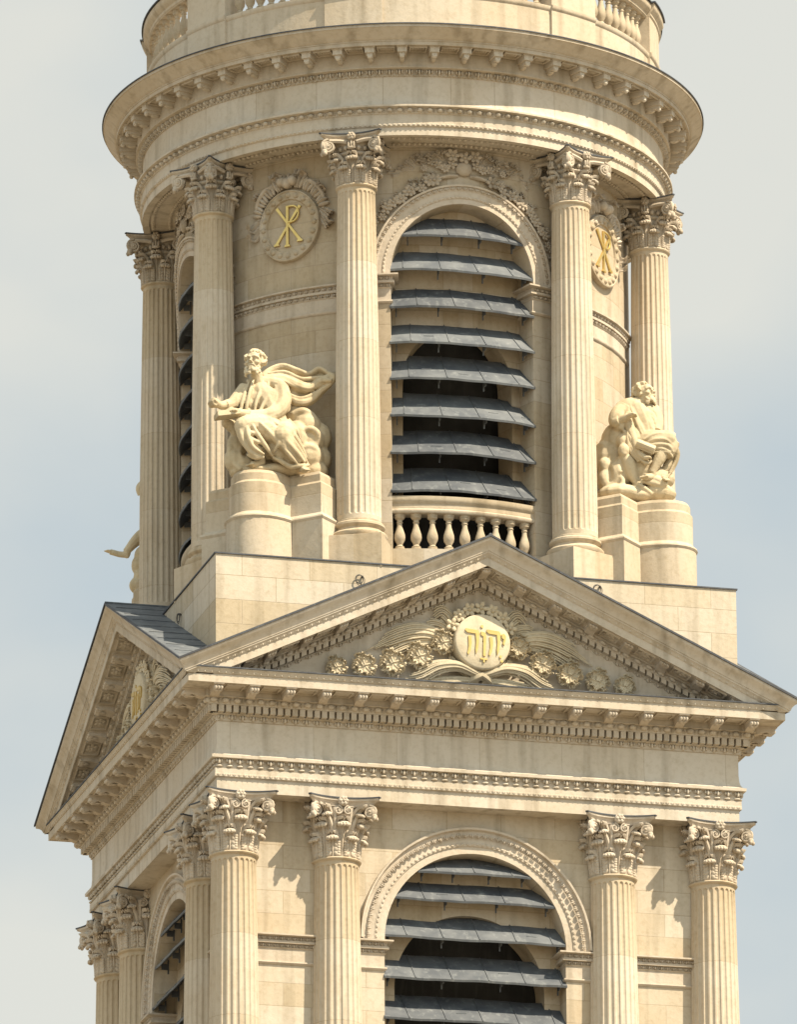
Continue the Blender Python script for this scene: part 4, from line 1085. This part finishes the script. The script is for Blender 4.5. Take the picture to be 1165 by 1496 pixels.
def head_pieces(c, h, yaw, pitch, seed, beard=True, curly=1.0):
    """bearded head of height h (chin to crown) at c looking yaw to the right of EF; returns skin pieces and hair pieces"""
    f = EF*math.cos(yaw)*math.cos(pitch)+ER*math.sin(yaw)*math.cos(pitch)+EU*math.sin(pitch)
    s = np.cross(EU, f); s = -s/np.linalg.norm(s); u = np.cross(f, s); u = u if u[2] > 0 else -u
    A = np.stack([s, f, u], 1)
    def P(x, y, z): return np.array(c)+h*(s*x+f*y+u*z)
    def E(x, y, z, a, b=None, d=None): return u_ell(P(x, y, z), (h*a, h*(b or a), h*(d or a)), 12, 8, A)
    def T(pts, r): return u_tube(spline([P(*q) for q in pts], 4), np.interp(np.linspace(0, 1, (len(pts)-1)*4+1), np.linspace(0, 1, len(r)), r)*h, 8)
    skin = [E(0, -.02, .12, .34, .42, .38), E(0, .14, -.20, .25, .27, .28), E(0, .24, .24, .27, .18, .18)]
    skin += [T([(0, .40, .13), (0, .47, .0), (0, .53, -.09)], [.045, .055, .075]), E(-.055, .45, -.10, .05), E(.055, .45, -.10, .05)]
    for q in (-1, 1):
        skin += [T([(q*.03, .42, .155), (q*.15, .40, .185), (q*.28, .28, .13)], [.045, .055, .035]), E(q*.14, .315, .075, .075, .06, .05), E(q*.19, .30, -.06, .11, .10, .09), E(q*.34, -.02, 0, .05, .09, .12)]
    skin += [E(0, .40, -.215, .09, .06, .03), E(0, .38, -.26, .08, .06, .03)]
    hair = []; rs = np.random.RandomState(seed)
    if beard:
        for q in (-1, 1): hair.append(T([(0, .45, -.165), (q*.10, .42, -.19), (q*.17, .34, -.28)], [.04, .05, .03]))
        for i in range(26):
            a = rs.uniform(-1.35, 1.35); z = rs.uniform(-.56, -.28); k = .30-.10*abs(z+.36)
            hair.append(T([(k*math.sin(a), .13+k*math.cos(a)*.85, z+.10), (k*1.1*math.sin(a+.1), .14+k*math.cos(a)*.95, z), (k*.9*math.sin(a), .13+k*.9*math.cos(a), z-.07)], [.045, .06, .03]))
    for i in range(int(70*curly)):
        th = rs.uniform(0, 2*PI); ph = rs.uniform(-.35, 1.45)
        x, y, z = .36*math.cos(ph)*math.sin(th), -.05+.43*math.cos(ph)*math.cos(th), .14+.40*math.sin(ph)
        if y > .16 and z < .34: continue
        d = rs.normal(0, .07, 3)
        hair.append(T([(x-d[0], y-d[1], z-d[2]), (x*1.12, y*1.12, z*1.08+.01), (x+d[0], y+d[1], z+d[2])], [.045, .075, .04]))
    hair.append(E(0, -.10, .16, .345, .38, .36))
    return skin, hair
def hand_pieces(b, wrist, palm, tip, r, curl=.4, side=1.0, thumb=True):
    """palm and five bent fingers; wrist, palm, tip are block coordinates"""
    W, M, T = b.p(*wrist), b.p(*palm), b.p(*tip)
    d = (T-M); L = np.linalg.norm(d); d /= L
    n = np.cross(d, EU); n = n/np.linalg.norm(n)*side; down = np.cross(n, d); down = down if down[2] < 0 else -down
    out = [u_tube([W, (W+M)/2, M, M+d*L*.12], [r*.62, r*.72, r*.8, r*.7], 10, .62, up=down)]
    for i, (off, ln) in enumerate(((-.62, .82), (-.21, 1.0), (.21, .95), (.60, .72))):
        A = M+n*r*off; l = L*ln
        out.append(u_tube([A, A+d*l*.38-down*l*.04, A+d*l*.70+down*l*.18*curl*2, A+d*l*.80+down*l*.42*curl*2], [r*.24, r*.23, r*.20, r*.15], 7))
    if thumb:
        A = M*.6+W*.4-n*r*.62
        out.append(u_tube([A, A-n*r*.45+d*L*.30, A-n*r*.35+d*L*.62+down*L*.1], [r*.27, r*.24, r*.17], 7))
    return out
def fist_pieces(b, wrist, knuckle, r):
    W, K = b.p(*wrist), b.p(*knuckle); d = K-W; L = np.linalg.norm(d); d /= L
    n = np.cross(d, EU); n /= np.linalg.norm(n); dn = np.cross(n, d); dn = dn if dn[2] < 0 else -dn
    out = [u_tube([W, W*.5+K*.5, K], [r*.72, r*.95, r*.9], 10, .85, up=dn)]
    for i, (o, q) in enumerate(((-.66, .9), (-.22, 1.0), (.22, .98), (.62, .85))):
        A = K+n*r*o-dn*r*.35
        out.append(u_tube([A-d*r*.3, A+d*r*.35*q, A+d*r*.45*q+dn*r*.55, A+dn*r*1.0, A-d*r*.45+dn*r*.95], [r*.26, r*.28, r*.27, r*.25, r*.2], 7))
    A = W*.4+K*.6-n*r*.7
    out.append(u_tube([A, A-n*r*.2+d*r*.5-dn*r*.1, A+n*r*.3+d*r*.85+dn*r*.2], [r*.30, r*.28, r*.2], 7))
    return out
def foot_pieces(b, ankle, heel, toe, r):
    A, Hh, T = b.p(*ankle), b.p(*heel), b.p(*toe)
    d = T-Hh; L = np.linalg.norm(d); d /= L
    n = np.cross(d, EU); n /= np.linalg.norm(n)
    out = [u_tube(spline([A, Hh*.65+A*.35, Hh*.7+T*.3, Hh*.25+T*.75], 4), np.linspace(r, r*.8, 13), 10), u_ell(Hh+EU*r*.2, (r*.85,)*3, 10, 7)]
    for i in range(5):
        B = Hh*.28+T*.72+n*r*(.78-.39*i); l = L*(.30-.035*i)
        out.append(u_tube([B, B+d*l*.6+EU*r*.08, B+d*l], [r*.30*(1.2 if i == 0 else 1), r*.30*(1.2 if i == 0 else .9), r*.2], 7))
    return out
def statue(label, origin):
    s = bpy.data.objects.new('statue', None); COL.objects.link(s); s.location = origin
    tag(s, label, 'statue', 'carved saints seated round the drum'); return s

# --- the saint with the flying cape
O1 = (-4.667, -4.667, 6.105)
S1 = statue('seated bearded stone saint with billowing cape, raised fist and book, on the left pedestal', O1)
b = Block(O1, (379, 698), (65.3, 62.2, 19.9))
C, Bl = b.chain, b.ball
sk, hr = head_pieces(b.p(372.5, 531.5, .32), .56, -.33, .10, 4)
body = sk+[C([(379, 566, .1, .17), (377, 556, .16, .135), (374, 545, .22, .14)])]
body += [C([(379, 562, .1, .16), (384, 580, .12, .24), (396, 610, .12, .26), (402, 632, .18, .26), (384, 624, .50, .20), (360, 623, .82, .16), (364, 645, .80, .13), (377, 660, .68, .12)]), C([(402, 632, .18, .2), (414, 636, .6, .18), (424, 656, .66, .14), (437, 672, .50, .12)]), C([(362, 566, .1, .13), (348, 580, .27, .12), (337, 590, .42, .12)]), C([(380, 566, .1, .13), (404, 565, .06, .14), (412, 586, .22, .13), (402, 602, .42, .12), (366, 606, .62, .11)])]
body += [C([(335, 590, .42, .13), (324, 592, .62, .095), (318, 590, .72, .085)])]                    # bare forearm of the raised hand
body += fist_pieces(b, (319, 590.5, .72), (311, 587, .80), .135)
body += [C([(366, 606, .62, .12), (354, 604, .76, .10), (346, 602, .84, .09)])]
body += hand_pieces(b, (348, 602, .84), (341, 601, .93), (330, 600.5, 1.0), .15, .25, 1)
body += [C([(376, 655, .66, .15), (379, 664, .60, .115), (380, 670, .58, .10)])]+foot_pieces(b, (380, 669, .58), (382, 677, .56), (362, 679, .84), .10)
body += [C([(436, 668, .52, .14), (439, 678, .52, .11)])]+foot_pieces(b, (439, 677, .52), (436, 684, .48), (449, 687, .92), .105)
sculpt('body', body, .016, .4, M_STATUE, S1, 2)
sculpt('hair', hr, .014, .4, M_STATUE, S1, 2)
robe = [C([(407, 640, .05, 0.360), (402, 618, .10, 0.333), (392, 594, .14, 0.315), (382, 574, .12, 0.297), (380, 563, .10, 0.198)], 14, flat=.85)]
robe += [C([(362, 563, .08, 0.144), (382, 559, .06, 0.153), (404, 562, .06, 0.171), (412, 570, .06, 0.180)], 12)]
robe += [C([(410, 568, .06, 0.198), (414, 586, .22, 0.189), (404, 602, .42, 0.180), (384, 608, .58, 0.153), (364, 607, .68, 0.117)], 12)]          # near sleeve
robe += [C([(408, 596, .40, 0.144), (392, 611, .56, 0.135), (372, 612, .66, 0.090)], 10)]
robe += [C([(358, 567, .12, 0.162), (347, 580, .28, 0.144), (338, 590, .42, 0.135), (329, 592, .55, 0.117)], 12)]                            # far sleeve
robe += [C([(402, 632, .18, 0.324), (384, 622, .55, 0.270), (362, 620, .85, 0.216), (355, 622, .92, 0.189)], 14)]                             # thighs
robe += [C([(414, 632, .18, 0.324), (414, 634, .5, 0.270), (412, 638, .78, 0.234)], 14)]
robe += [C([(355, 622, .90, 0.198), (359, 638, .86, 0.180), (368, 652, .80, 0.162), (376, 662, .74, 0.144)], 12)]                             # shins
robe += [C([(411, 638, .78, 0.234), (420, 652, .74, 0.207), (430, 666, .66, 0.180), (437, 676, .58, 0.153)], 12)]
robe += [Bl(355, 622, .90, 0.203), Bl(412, 638, .78, 0.243), Bl(385, 628, .66, 0.310, 0.258, 0.224), Bl(398, 636, .66, 0.275, 0.258, 0.224), Bl(412, 662, .58, 0.241, 0.189, 0.224), Bl(424, 672, .50, 0.224, 0.189, 0.172), Bl(376, 585, .22, 0.241, 0.206, 0.292), Bl(366, 592, .22, 0.206, 0.206, 0.224), Bl(368, 572, .16, 0.172, 0.155, 0.172), Bl(390, 580, .24, 0.241, 0.206, 0.258)]
robe += [Bl(392, 642, .38, 0.258, 0.215, 0.310), Bl(404, 655, .52, 0.258, 0.215, 0.258), Bl(412, 668, .42, 0.258, 0.189, 0.172), Bl(392, 660, .30, 0.224, 0.215, 0.215)]
fold = [[(352, 616, .98), (352, 632, 1.02), (357, 648, .98), (368, 662, .92), (383, 668, .85)],
        [(360, 613, 1.0), (362, 634, 1.06), (369, 652, 1.0), (386, 664, .88)], [(366, 616, 1.02), (376, 634, .95), (388, 652, .86), (398, 666, .76)],
        [(374, 612, .92), (390, 628, .90), (405, 644, .90), (420, 662, .86), (434, 678, .78)], [(384, 612, .78), (402, 628, .84), (420, 646, .92), (434, 662, .82), (445, 676, .70)],
        [(396, 614, .60), (416, 628, .78), (430, 646, .80), (441, 664, .72), (450, 679, .58)], [(408, 612, .42), (426, 630, .56), (438, 650, .54), (448, 670, .50)],
        [(398, 668, .72), (410, 674, .72), (424, 682, .72), (440, 681, .72), (452, 680, .56)], [(378, 618, .88), (396, 637, .86), (412, 655, .84), (428, 674, .80)],
        [(422, 612, .22), (433, 628, .35), (438, 642, .36)], [(360, 664, .86), (372, 668, .86), (386, 668, .82)]]
fold += [[(356, 626, 1.04), (366, 632, 1.0), (380, 634, .92)], [(358, 634, 1.02), (370, 643, .98), (384, 648, .88)], [(404, 620, .56), (410, 632, .80), (408, 646, .92), (400, 660, .86)], [(420, 630, .62), (424, 646, .84), (430, 664, .76)], [(390, 618, .70), (404, 634, .84), (414, 650, .90), (424, 666, .82)], [(364, 655, .94), (370, 662, .90), (380, 666, .84)]]
for i, q in enumerate(fold): robe.append(C([(p[0], p[1], p[2]+.035, .056-.03*(j in (0, len(q)-1))) for j, p in enumerate(q)], 8))
for q in ([(371, 552, .28), (366, 570, .46), (361, 590, .52), (359, 606, .50)], [(365, 556, .28), (358, 574, .42), (353, 592, .48), (352, 606, .48)], [(359, 560, .26), (351, 578, .40), (346, 594, .44)],
          [(384, 556, .26), (380, 572, .46), (374, 588, .52), (372, 602, .52)], [(392, 558, .26), (392, 574, .44), (384, 592, .52), (376, 606, .56)],
          [(402, 560, .22), (404, 578, .36), (396, 596, .56), (376, 603, .76)], [(412, 566, .20), (416, 584, .36), (408, 600, .56), (388, 613, .68), (368, 612, .76)], [(414, 578, .25), (418, 592, .25), (414, 604, .38), (398, 616, .60)],
          [(409, 604, .34), (420, 600, .22), (424, 592, .12)], [(352, 598, .52), (340, 598, .58), (330, 598, .60)], [(348, 576, .40), (340, 584, .50), (331, 588, .60)],
          [(362, 600, .78), (359, 606, .80), (363, 613, .74)], [(368, 600, .76), (366, 607, .80), (370, 614, .70)]):
    robe.append(C([(p[0], p[1], p[2]-.015, .046-.022*(j in (0, len(q)-1))) for j, p in enumerate(q)], 8))
sculpt('robe', robe, .016, .4, M_STATUE, S1, 2)
cape = []; top = [(383, 549, -.02), (396, 537, -.14), (414, 532, -.22), (434, 540, -.28), (452, 547, -.30), (468, 539, -.30), (487, 551, -.26)]
bot = [(404, 563, -.06), (414, 572, -.10), (424, 586, -.14), (438, 594, -.18), (456, 590, -.22), (470, 577, -.24), (484, 563, -.24)]
for j in range(21):
    t = j/20; w = math.cos(t*PI*4.4+.4)
    q = [tuple(np.array(a_)*(1-t)+np.array(c_)*t+np.array((0, 1.4*math.sin(t*6+i*1.1)*(0 < i < 6), (.05+.022*i)*w+.14*math.sin(PI*t)-.02*i*(i > 3)))) for i, (a_, c_) in enumerate(zip(top, bot))]
    cape.append(C([(*p, (.070, .052, .052, .052, .050, .048, .040)[i]) for i, p in enumerate(q)], 8))
for q in ([(390, 553, .16), (412, 556, .12), (436, 566, .02), (460, 566, -.08), (480, 556, -.12)], [(398, 560, .12), (418, 574, .06), (440, 582, -.04), (462, 574, -.12), (480, 560, -.14)], [(392, 545, .06), (416, 543, .02), (440, 553, -.06), (462, 552, -.14), (482, 550, -.18)]):
    cape.append(C([(p[0], p[1], p[2]-.02, .045 if 0 < n_ < 4 else .02) for n_, p in enumerate(q)], 8))
cape += [C([(480, 546, -.22, .06), (488, 552, -.18, .08), (482, 561, -.16, .06), (474, 556, -.14, .05)], 8), Bl(478, 556, -.24, .13), Bl(388, 556, -.06, .16)]
sculpt('cape', cape, .015, .35, M_STATUE, S1, 2)
cloud = [Bl(408, 655, -.15, .55, .45, .55), Bl(432, 606, -.35, .34, .25, .28), Bl(448, 622, -.30, .34, .28, .30), Bl(452, 645, -.25, .36, .3, .34), Bl(465, 640, -.45, .32, .25, .36), Bl(450, 668, -.10, .36, .3, .34), Bl(466, 672, -.40, .30, .25, .32),
         Bl(432, 640, -.05, .30, .3, .40), Bl(458, 690, -.2, .34, .3, .26), Bl(428, 690, .05, .36, .36, .16), Bl(346, 652, .25, .24, .25, .34), Bl(352, 636, .15, .24, .25, .3), Bl(342, 672, .3, .24, .25, .30), Bl(356, 680, .25, .30, .3, .22), Bl(352, 690, .22, .28, .3, .16),
         Bl(380, 690, .30, .46, .38, .13), Bl(402, 688, .25, .45, .34, .15), Bl(362, 610, .2, .30, .25, .3), Bl(338, 622, .42, .14, .14, .15), Bl(330, 617, .50, .11, .11, .13), Bl(344, 630, .42, .12)]
cloud += [C([(438, 634, .12, .05), (452, 626, .14, .07), (464, 634, .06, .08), (464, 648, 0, .07), (452, 654, .06, .06), (444, 648, .12, .05)], 9), C([(440, 656, .18, .05), (456, 654, .16, .08), (464, 668, .05, .08), (458, 682, .05, .06)], 9), C([(426, 606, -.1, .06), (440, 600, -.12, .09), (456, 608, -.2, .09), (460, 620, -.2, .07)], 9),
          C([(340, 640, .42, .05), (336, 656, .46, .08), (340, 674, .5, .08), (352, 686, .56, .06)], 9), C([(352, 646, .40, .05), (349, 662, .48, .07), (356, 676, .56, .06)], 9)]
sculpt('cloud', cloud, .024, .5, M_STATUE, S1, 4)
q = b.p(332, 606.5, .90)
V, F = u_box(-.27, .27, -.17, .17, -.04, .04); V2, F2 = u_box(-.25, .25, -.155, .185, .045, .085)
mb = MB()
Rb = Matrix.Rotation(math.radians(-12), 3, 'Y')@Matrix.Rotation(math.radians(18), 3, 'Z')
for v_, f_ in ((V, F), (V2, F2)): mb.add((v_@np.array(Rb).T)@np.stack([ER, -EF, EU])+q, f_)
mb.build('book', M_STATUE, S1, 30)

# --- the saint with cherubs, looking right
O2 = (4.667, -4.667, 6.105)
S2 = statue('seated curly haired stone saint turned right above a heap of cherubs, on the right pedestal', O2)
b = Block(O2, (963, 741), (65.3, 62.2, 19.9)); C, Bl = b.chain, b.ball
sk, hr = head_pieces(b.p(944, 575, .12), .52, .95, .22, 9, True, 1.5)
body = sk+[C([(936, 600, .08, .18), (940, 590, .10, .14), (943, 582, .10, .14)])]
body += [C([(937, 596, .08, .16), (938, 612, .10, .24), (944, 642, .10, .26), (960, 645, .38, .2), (982, 645, .44, .16), (974, 656, .48, .14), (970, 656, .50, .15)]), C([(944, 644, .1, .2), (968, 654, .15, .18), (985, 660, .2, .15)]), C([(936, 592, .08, .13), (912, 596, .28, .13), (900, 612, .48, .12)]), C([(938, 600, .10, .12), (918, 606, .40, .12), (922, 628, .52, .11), (926, 640, .60, .1)])]
body += [C([(902, 614, .50, .12), (912, 609, .64, .09), (918, 606, .70, .08)])]+hand_pieces(b, (917, 606.5, .70), (923, 604, .74), (931, 603, .70), .14, .7, -1)
body += [C([(972, 652, .50, .17), (964, 668, .55, .15), (956, 682, .58, .10), (952, 690, .58, .09)])]+foot_pieces(b, (952, 689, .58), (955, 696, .50), (937, 696, .86), .10)
body += [C([(986, 662, .20, .15), (976, 680, .30, .11), (969, 690, .34, .09)])]+foot_pieces(b, (969, 690, .34), (962, 694, .30), (976, 702, .66), .095)
body += [C([(926, 640, .62, .09), (932, 660, .72, .08), (942, 668, .80, .07)])]+hand_pieces(b, (940, 668, .80), (945, 668, .82), (952, 667, .80), .12, .5, 1)
sculpt('body', body, .016, .4, M_STATUE, S2, 2)
sculpt('hair', hr, .014, .4, M_STATUE, S2, 2)
robe = [C([(945, 646, .05, .38), (942, 626, .08, .34), (936, 606, .10, .33), (932, 594, .08, .28), (934, 588, .06, .18)], 14, flat=.85), C([(908, 596, .22, .17), (918, 590, .16, .17), (938, 588, .06, .16), (954, 594, -.10, .18)], 12)]
robe += [C([(912, 594, .28, .18), (902, 604, .44, .17), (899, 614, .50, .15), (906, 612, .60, .11)], 12), C([(955, 596, -.05, .18), (962, 612, .05, .16), (960, 630, .25, .14)], 10)]
robe += [C([(942, 646, .20, .32), (958, 644, .38, .27), (976, 642, .45, .23), (984, 644, .42, .20)], 14), C([(950, 650, .05, .32), (970, 652, .15, .24), (986, 660, .18, .20)], 12), C([(982, 645, .42, .20), (978, 656, .46, .19), (970, 662, .46, .16)], 10)]
for q in ([(908, 592, .36), (901, 602, .52), (899, 612, .58)], [(914, 590, .34), (909, 604, .56), (908, 613, .64)], [(922, 589, .32), (926, 602, .44), (931, 616, .48), (938, 632, .50)], [(936, 588, .30), (943, 602, .36), (950, 618, .38), (954, 630, .42)], [(946, 590, .20), (955, 604, .22), (959, 618, .28)], [(946, 645, .60), (958, 641, .66), (972, 641, .68), (982, 648, .62)], [(952, 654, .60), (968, 655, .66), (980, 660, .62)], [(900, 616, .50), (904, 624, .46), (912, 628, .46)], [(940, 641, .62), (955, 634, .62), (972, 633, .62), (985, 637, .55)], [(944, 650, .60), (960, 648, .66), (976, 650, .66), (984, 660, .58)], [(952, 660, .60), (966, 660, .64), (976, 660, .62), (984, 668, .50)], [(984, 640, .50), (990, 655, .42), (988, 672, .36), (978, 690, .40)],
          [(990, 650, .30), (992, 664, .26), (985, 682, .30), (974, 698, .44)], [(926, 588, .34), (930, 606, .44), (938, 624, .46), (946, 640, .46)], [(932, 586, .32), (940, 606, .40), (948, 624, .38), (952, 636, .40)], [(940, 588, .26), (950, 606, .26), (956, 622, .28)],
          [(918, 590, .36), (920, 606, .44), (926, 624, .48), (934, 642, .50)], [(912, 592, .40), (906, 602, .56), (905, 612, .62)], [(904, 598, .46), (897, 608, .56), (898, 618, .56)], [(920, 630, .50), (922, 648, .62), (930, 664, .70), (944, 676, .74), (952, 672, .74)], [(918, 620, .52), (917, 640, .60), (921, 658, .64), (932, 674, .68)],
          [(950, 612, .32), (956, 630, .40), (958, 640, .50)], [(960, 596, .02), (964, 612, .14), (960, 628, .32)]):
    robe.append(C([(p[0], p[1], p[2]+.025, .046-.022*(j in (0, len(q)-1))) for j, p in enumerate(q)], 8))
robe += [Bl(932, 606, .20, .26, .22, .3), Bl(942, 610, .18, .26, .22, .32), Bl(938, 626, .26, .26, .2, .3), Bl(926, 640, .40, .18, .2, .3), Bl(930, 660, .5, .16, .16, .22), Bl(946, 600, .12, .22, .2, .22)]
sculpt('robe', robe, .016, .4, M_STATUE, S2, 2)
mb = MB(); q = b.p(943, 652, .80)
Rb = np.array(Matrix.Rotation(math.radians(24), 3, 'Y'))
V, F = u_box(-.20, .20, -.06, .06, -.11, .11); mb.add((V@Rb.T)@np.stack([ER, -EF, EU])+q, F)
V, F = u_tube([(-.22, -.0, 0), (.22, -.0, 0)], .125, 14, .75); mb.add((V@Rb.T)@np.stack([ER, -EF, EU])+q+EF*.03, F)
mb.build('book', M_STATUE, S2, 30)
cher = [Bl(905, 645, .05, .42, .35, .50), Bl(892, 668, .05, .38, .35, .50), Bl(908, 690, .15, .45, .4, .40), Bl(888, 700, .15, .26, .3, .40), Bl(935, 680, .15, .50, .4, .55), Bl(955, 700, .1, .5, .4, .30), Bl(958, 722, .10, .48, .40, .24), Bl(905, 722, .35, .55, .45, .22), Bl(888, 654, -.1, .22, .2, .30), Bl(928, 724, .40, .40, .26, .15)]
for (x, y, f, r) in ((907, 619, .42, .155), (910, 643, .48, .15), (883, 678, .40, .15), (911, 657, .62, .145)):         # cherub heads
    cher += [Bl(x, y, f, r, r*1.05, r*1.12), Bl(x-3, y+2, f+.13, .035), Bl(x-5.5, y-1, f+.10, .03), Bl(x, y+4.5, f+.10, .075, .06, .05)]
    for t in np.linspace(0, 2*PI, 8)[:-1]: cher.append(Bl(x+2+6*math.cos(t), y-5+4*math.sin(t), f-.04, .06))
cher += [C([(911, 664, .55, .13), (918, 676, .56, .17), (922, 690, .52, .16), (928, 702, .52, .10), (935, 712, .56, .07)], 10), C([(906, 668, .50, .08), (902, 680, .60, .07), (906, 690, .66, .06)], 8), C([(884, 688, .40, .13), (882, 700, .44, .15), (888, 712, .46, .10)], 10), C([(896, 676, .46, .12), (901, 690, .52, .15), (897, 704, .50, .12), (886, 712, .52, .08)], 10),
         C([(899, 690, .56, .06), (908, 700, .60, .07), (905, 714, .62, .06)], 8), C([(872, 651, .2, .05), (882, 648, .3, .09), (886, 656, .3, .06)], 8), C([(912, 628, .5, .05), (922, 640, .62, .07), (923, 658, .60, .05)], 8), C([(890, 628, .15, .05), (898, 640, .25, .09), (900, 655, .3, .07)], 8),
         C([(930, 700, .50, .05), (944, 703, .58, .07), (962, 707, .55, .07), (978, 715, .38, .05)], 9), C([(940, 698, .55, .06), (958, 700, .55, .09), (974, 708, .50, .07)], 9), C([(948, 714, .5, .06), (964, 717, .45, .07), (980, 722, .3, .05)], 9), C([(895, 716, .6, .05), (912, 712, .66, .07), (926, 716, .6, .05)], 8), C([(934, 708, .6, .05), (942, 714, .62, .06), (952, 722, .5, .05)], 8)]
sculpt('cherub_group', cher, .021, .5, M_STATUE, S2, 3)

# --- the saint behind the dark column, one leg stretched out
O3 = (-4.667, 4.667, 6.105)
S3 = statue('stone saint stretching a bare leg into the air from behind the darkest column', O3)
b = Block(O3, (235.5, 870), (62.6, 59.8, 18.2)); C, Bl = b.chain, b.ball
sk, hr = head_pieces(b.p(236, 685, .1), .52, -.5, .05, 14)
body = sk+[C([(238, 712, .05, .17), (237, 700, .08, .14), (236, 692, .1, .14)]), C([(238, 712, .05, .17), (240, 740, .0, .25), (240, 785, 0, .25), (222, 782, .05, .20), (209, 782, .0, .17), (198, 790, 0, .135), (188, 801, 0, .10), (184, 806, 0, .095)])]
body += foot_pieces(b, (185, 804, 0), (185, 812, .0), (152, 803, .0), .085)
body += [C([(208, 722, .1, .12), (206, 712, .15, .13), (214, 706, .1, .12), (226, 712, .06, .13), (238, 716, .05, .13)])]
sculpt('body', body, .016, .4, M_STATUE, S3, 2); sculpt('hair', hr, .014, .4, M_STATUE, S3, 2)
robe = [C([(240, 800, .0, .40), (240, 770, 0, .36), (238, 735, .0, .36), (238, 714, .0, .24)], 14), C([(214, 722, .1, .17), (226, 712, .05, .18), (250, 712, .0, .18), (262, 724, 0, .16)], 12), C([(240, 800, .05, .30), (224, 786, .1, .24), (214, 782, .05, .2)], 12), C([(262, 724, 0, .18), (268, 750, .1, .15), (255, 770, .3, .12)], 10)]
for j in range(8):
    x = 218+6*j; robe.append(C([(x+4, 722, .25, .045), (x, 750, .36, .05), (x-2, 780, .36, .05), (x-4, 815, .34, .05)], 8))
sculpt('robe', robe, .02, .45, M_STATUE, S3, 2)
cl = [Bl(232, 830, .0, .5, .45, .55), Bl(205, 826, 0, .22, .25, .28), Bl(207, 842, .1, .20, .2, .2), Bl(203, 855, .05, .24, .25, .22), Bl(212, 864, .1, .26, .3, .16), Bl(240, 868, .1, .6, .5, .18), Bl(208, 812, .05, .20, .2, .25), C([(196, 818, .1, .05), (206, 822, .2, .07), (216, 832, .2, .06)], 8), C([(197, 834, .1, .05), (208, 838, .2, .07), (220, 846, .2, .05)], 8), C([(194, 852, .1, .05), (205, 848, .2, .07), (217, 856, .2, .05)], 8)]
sculpt('cloud', cl, .022, .5, M_STATUE, S3, 3)
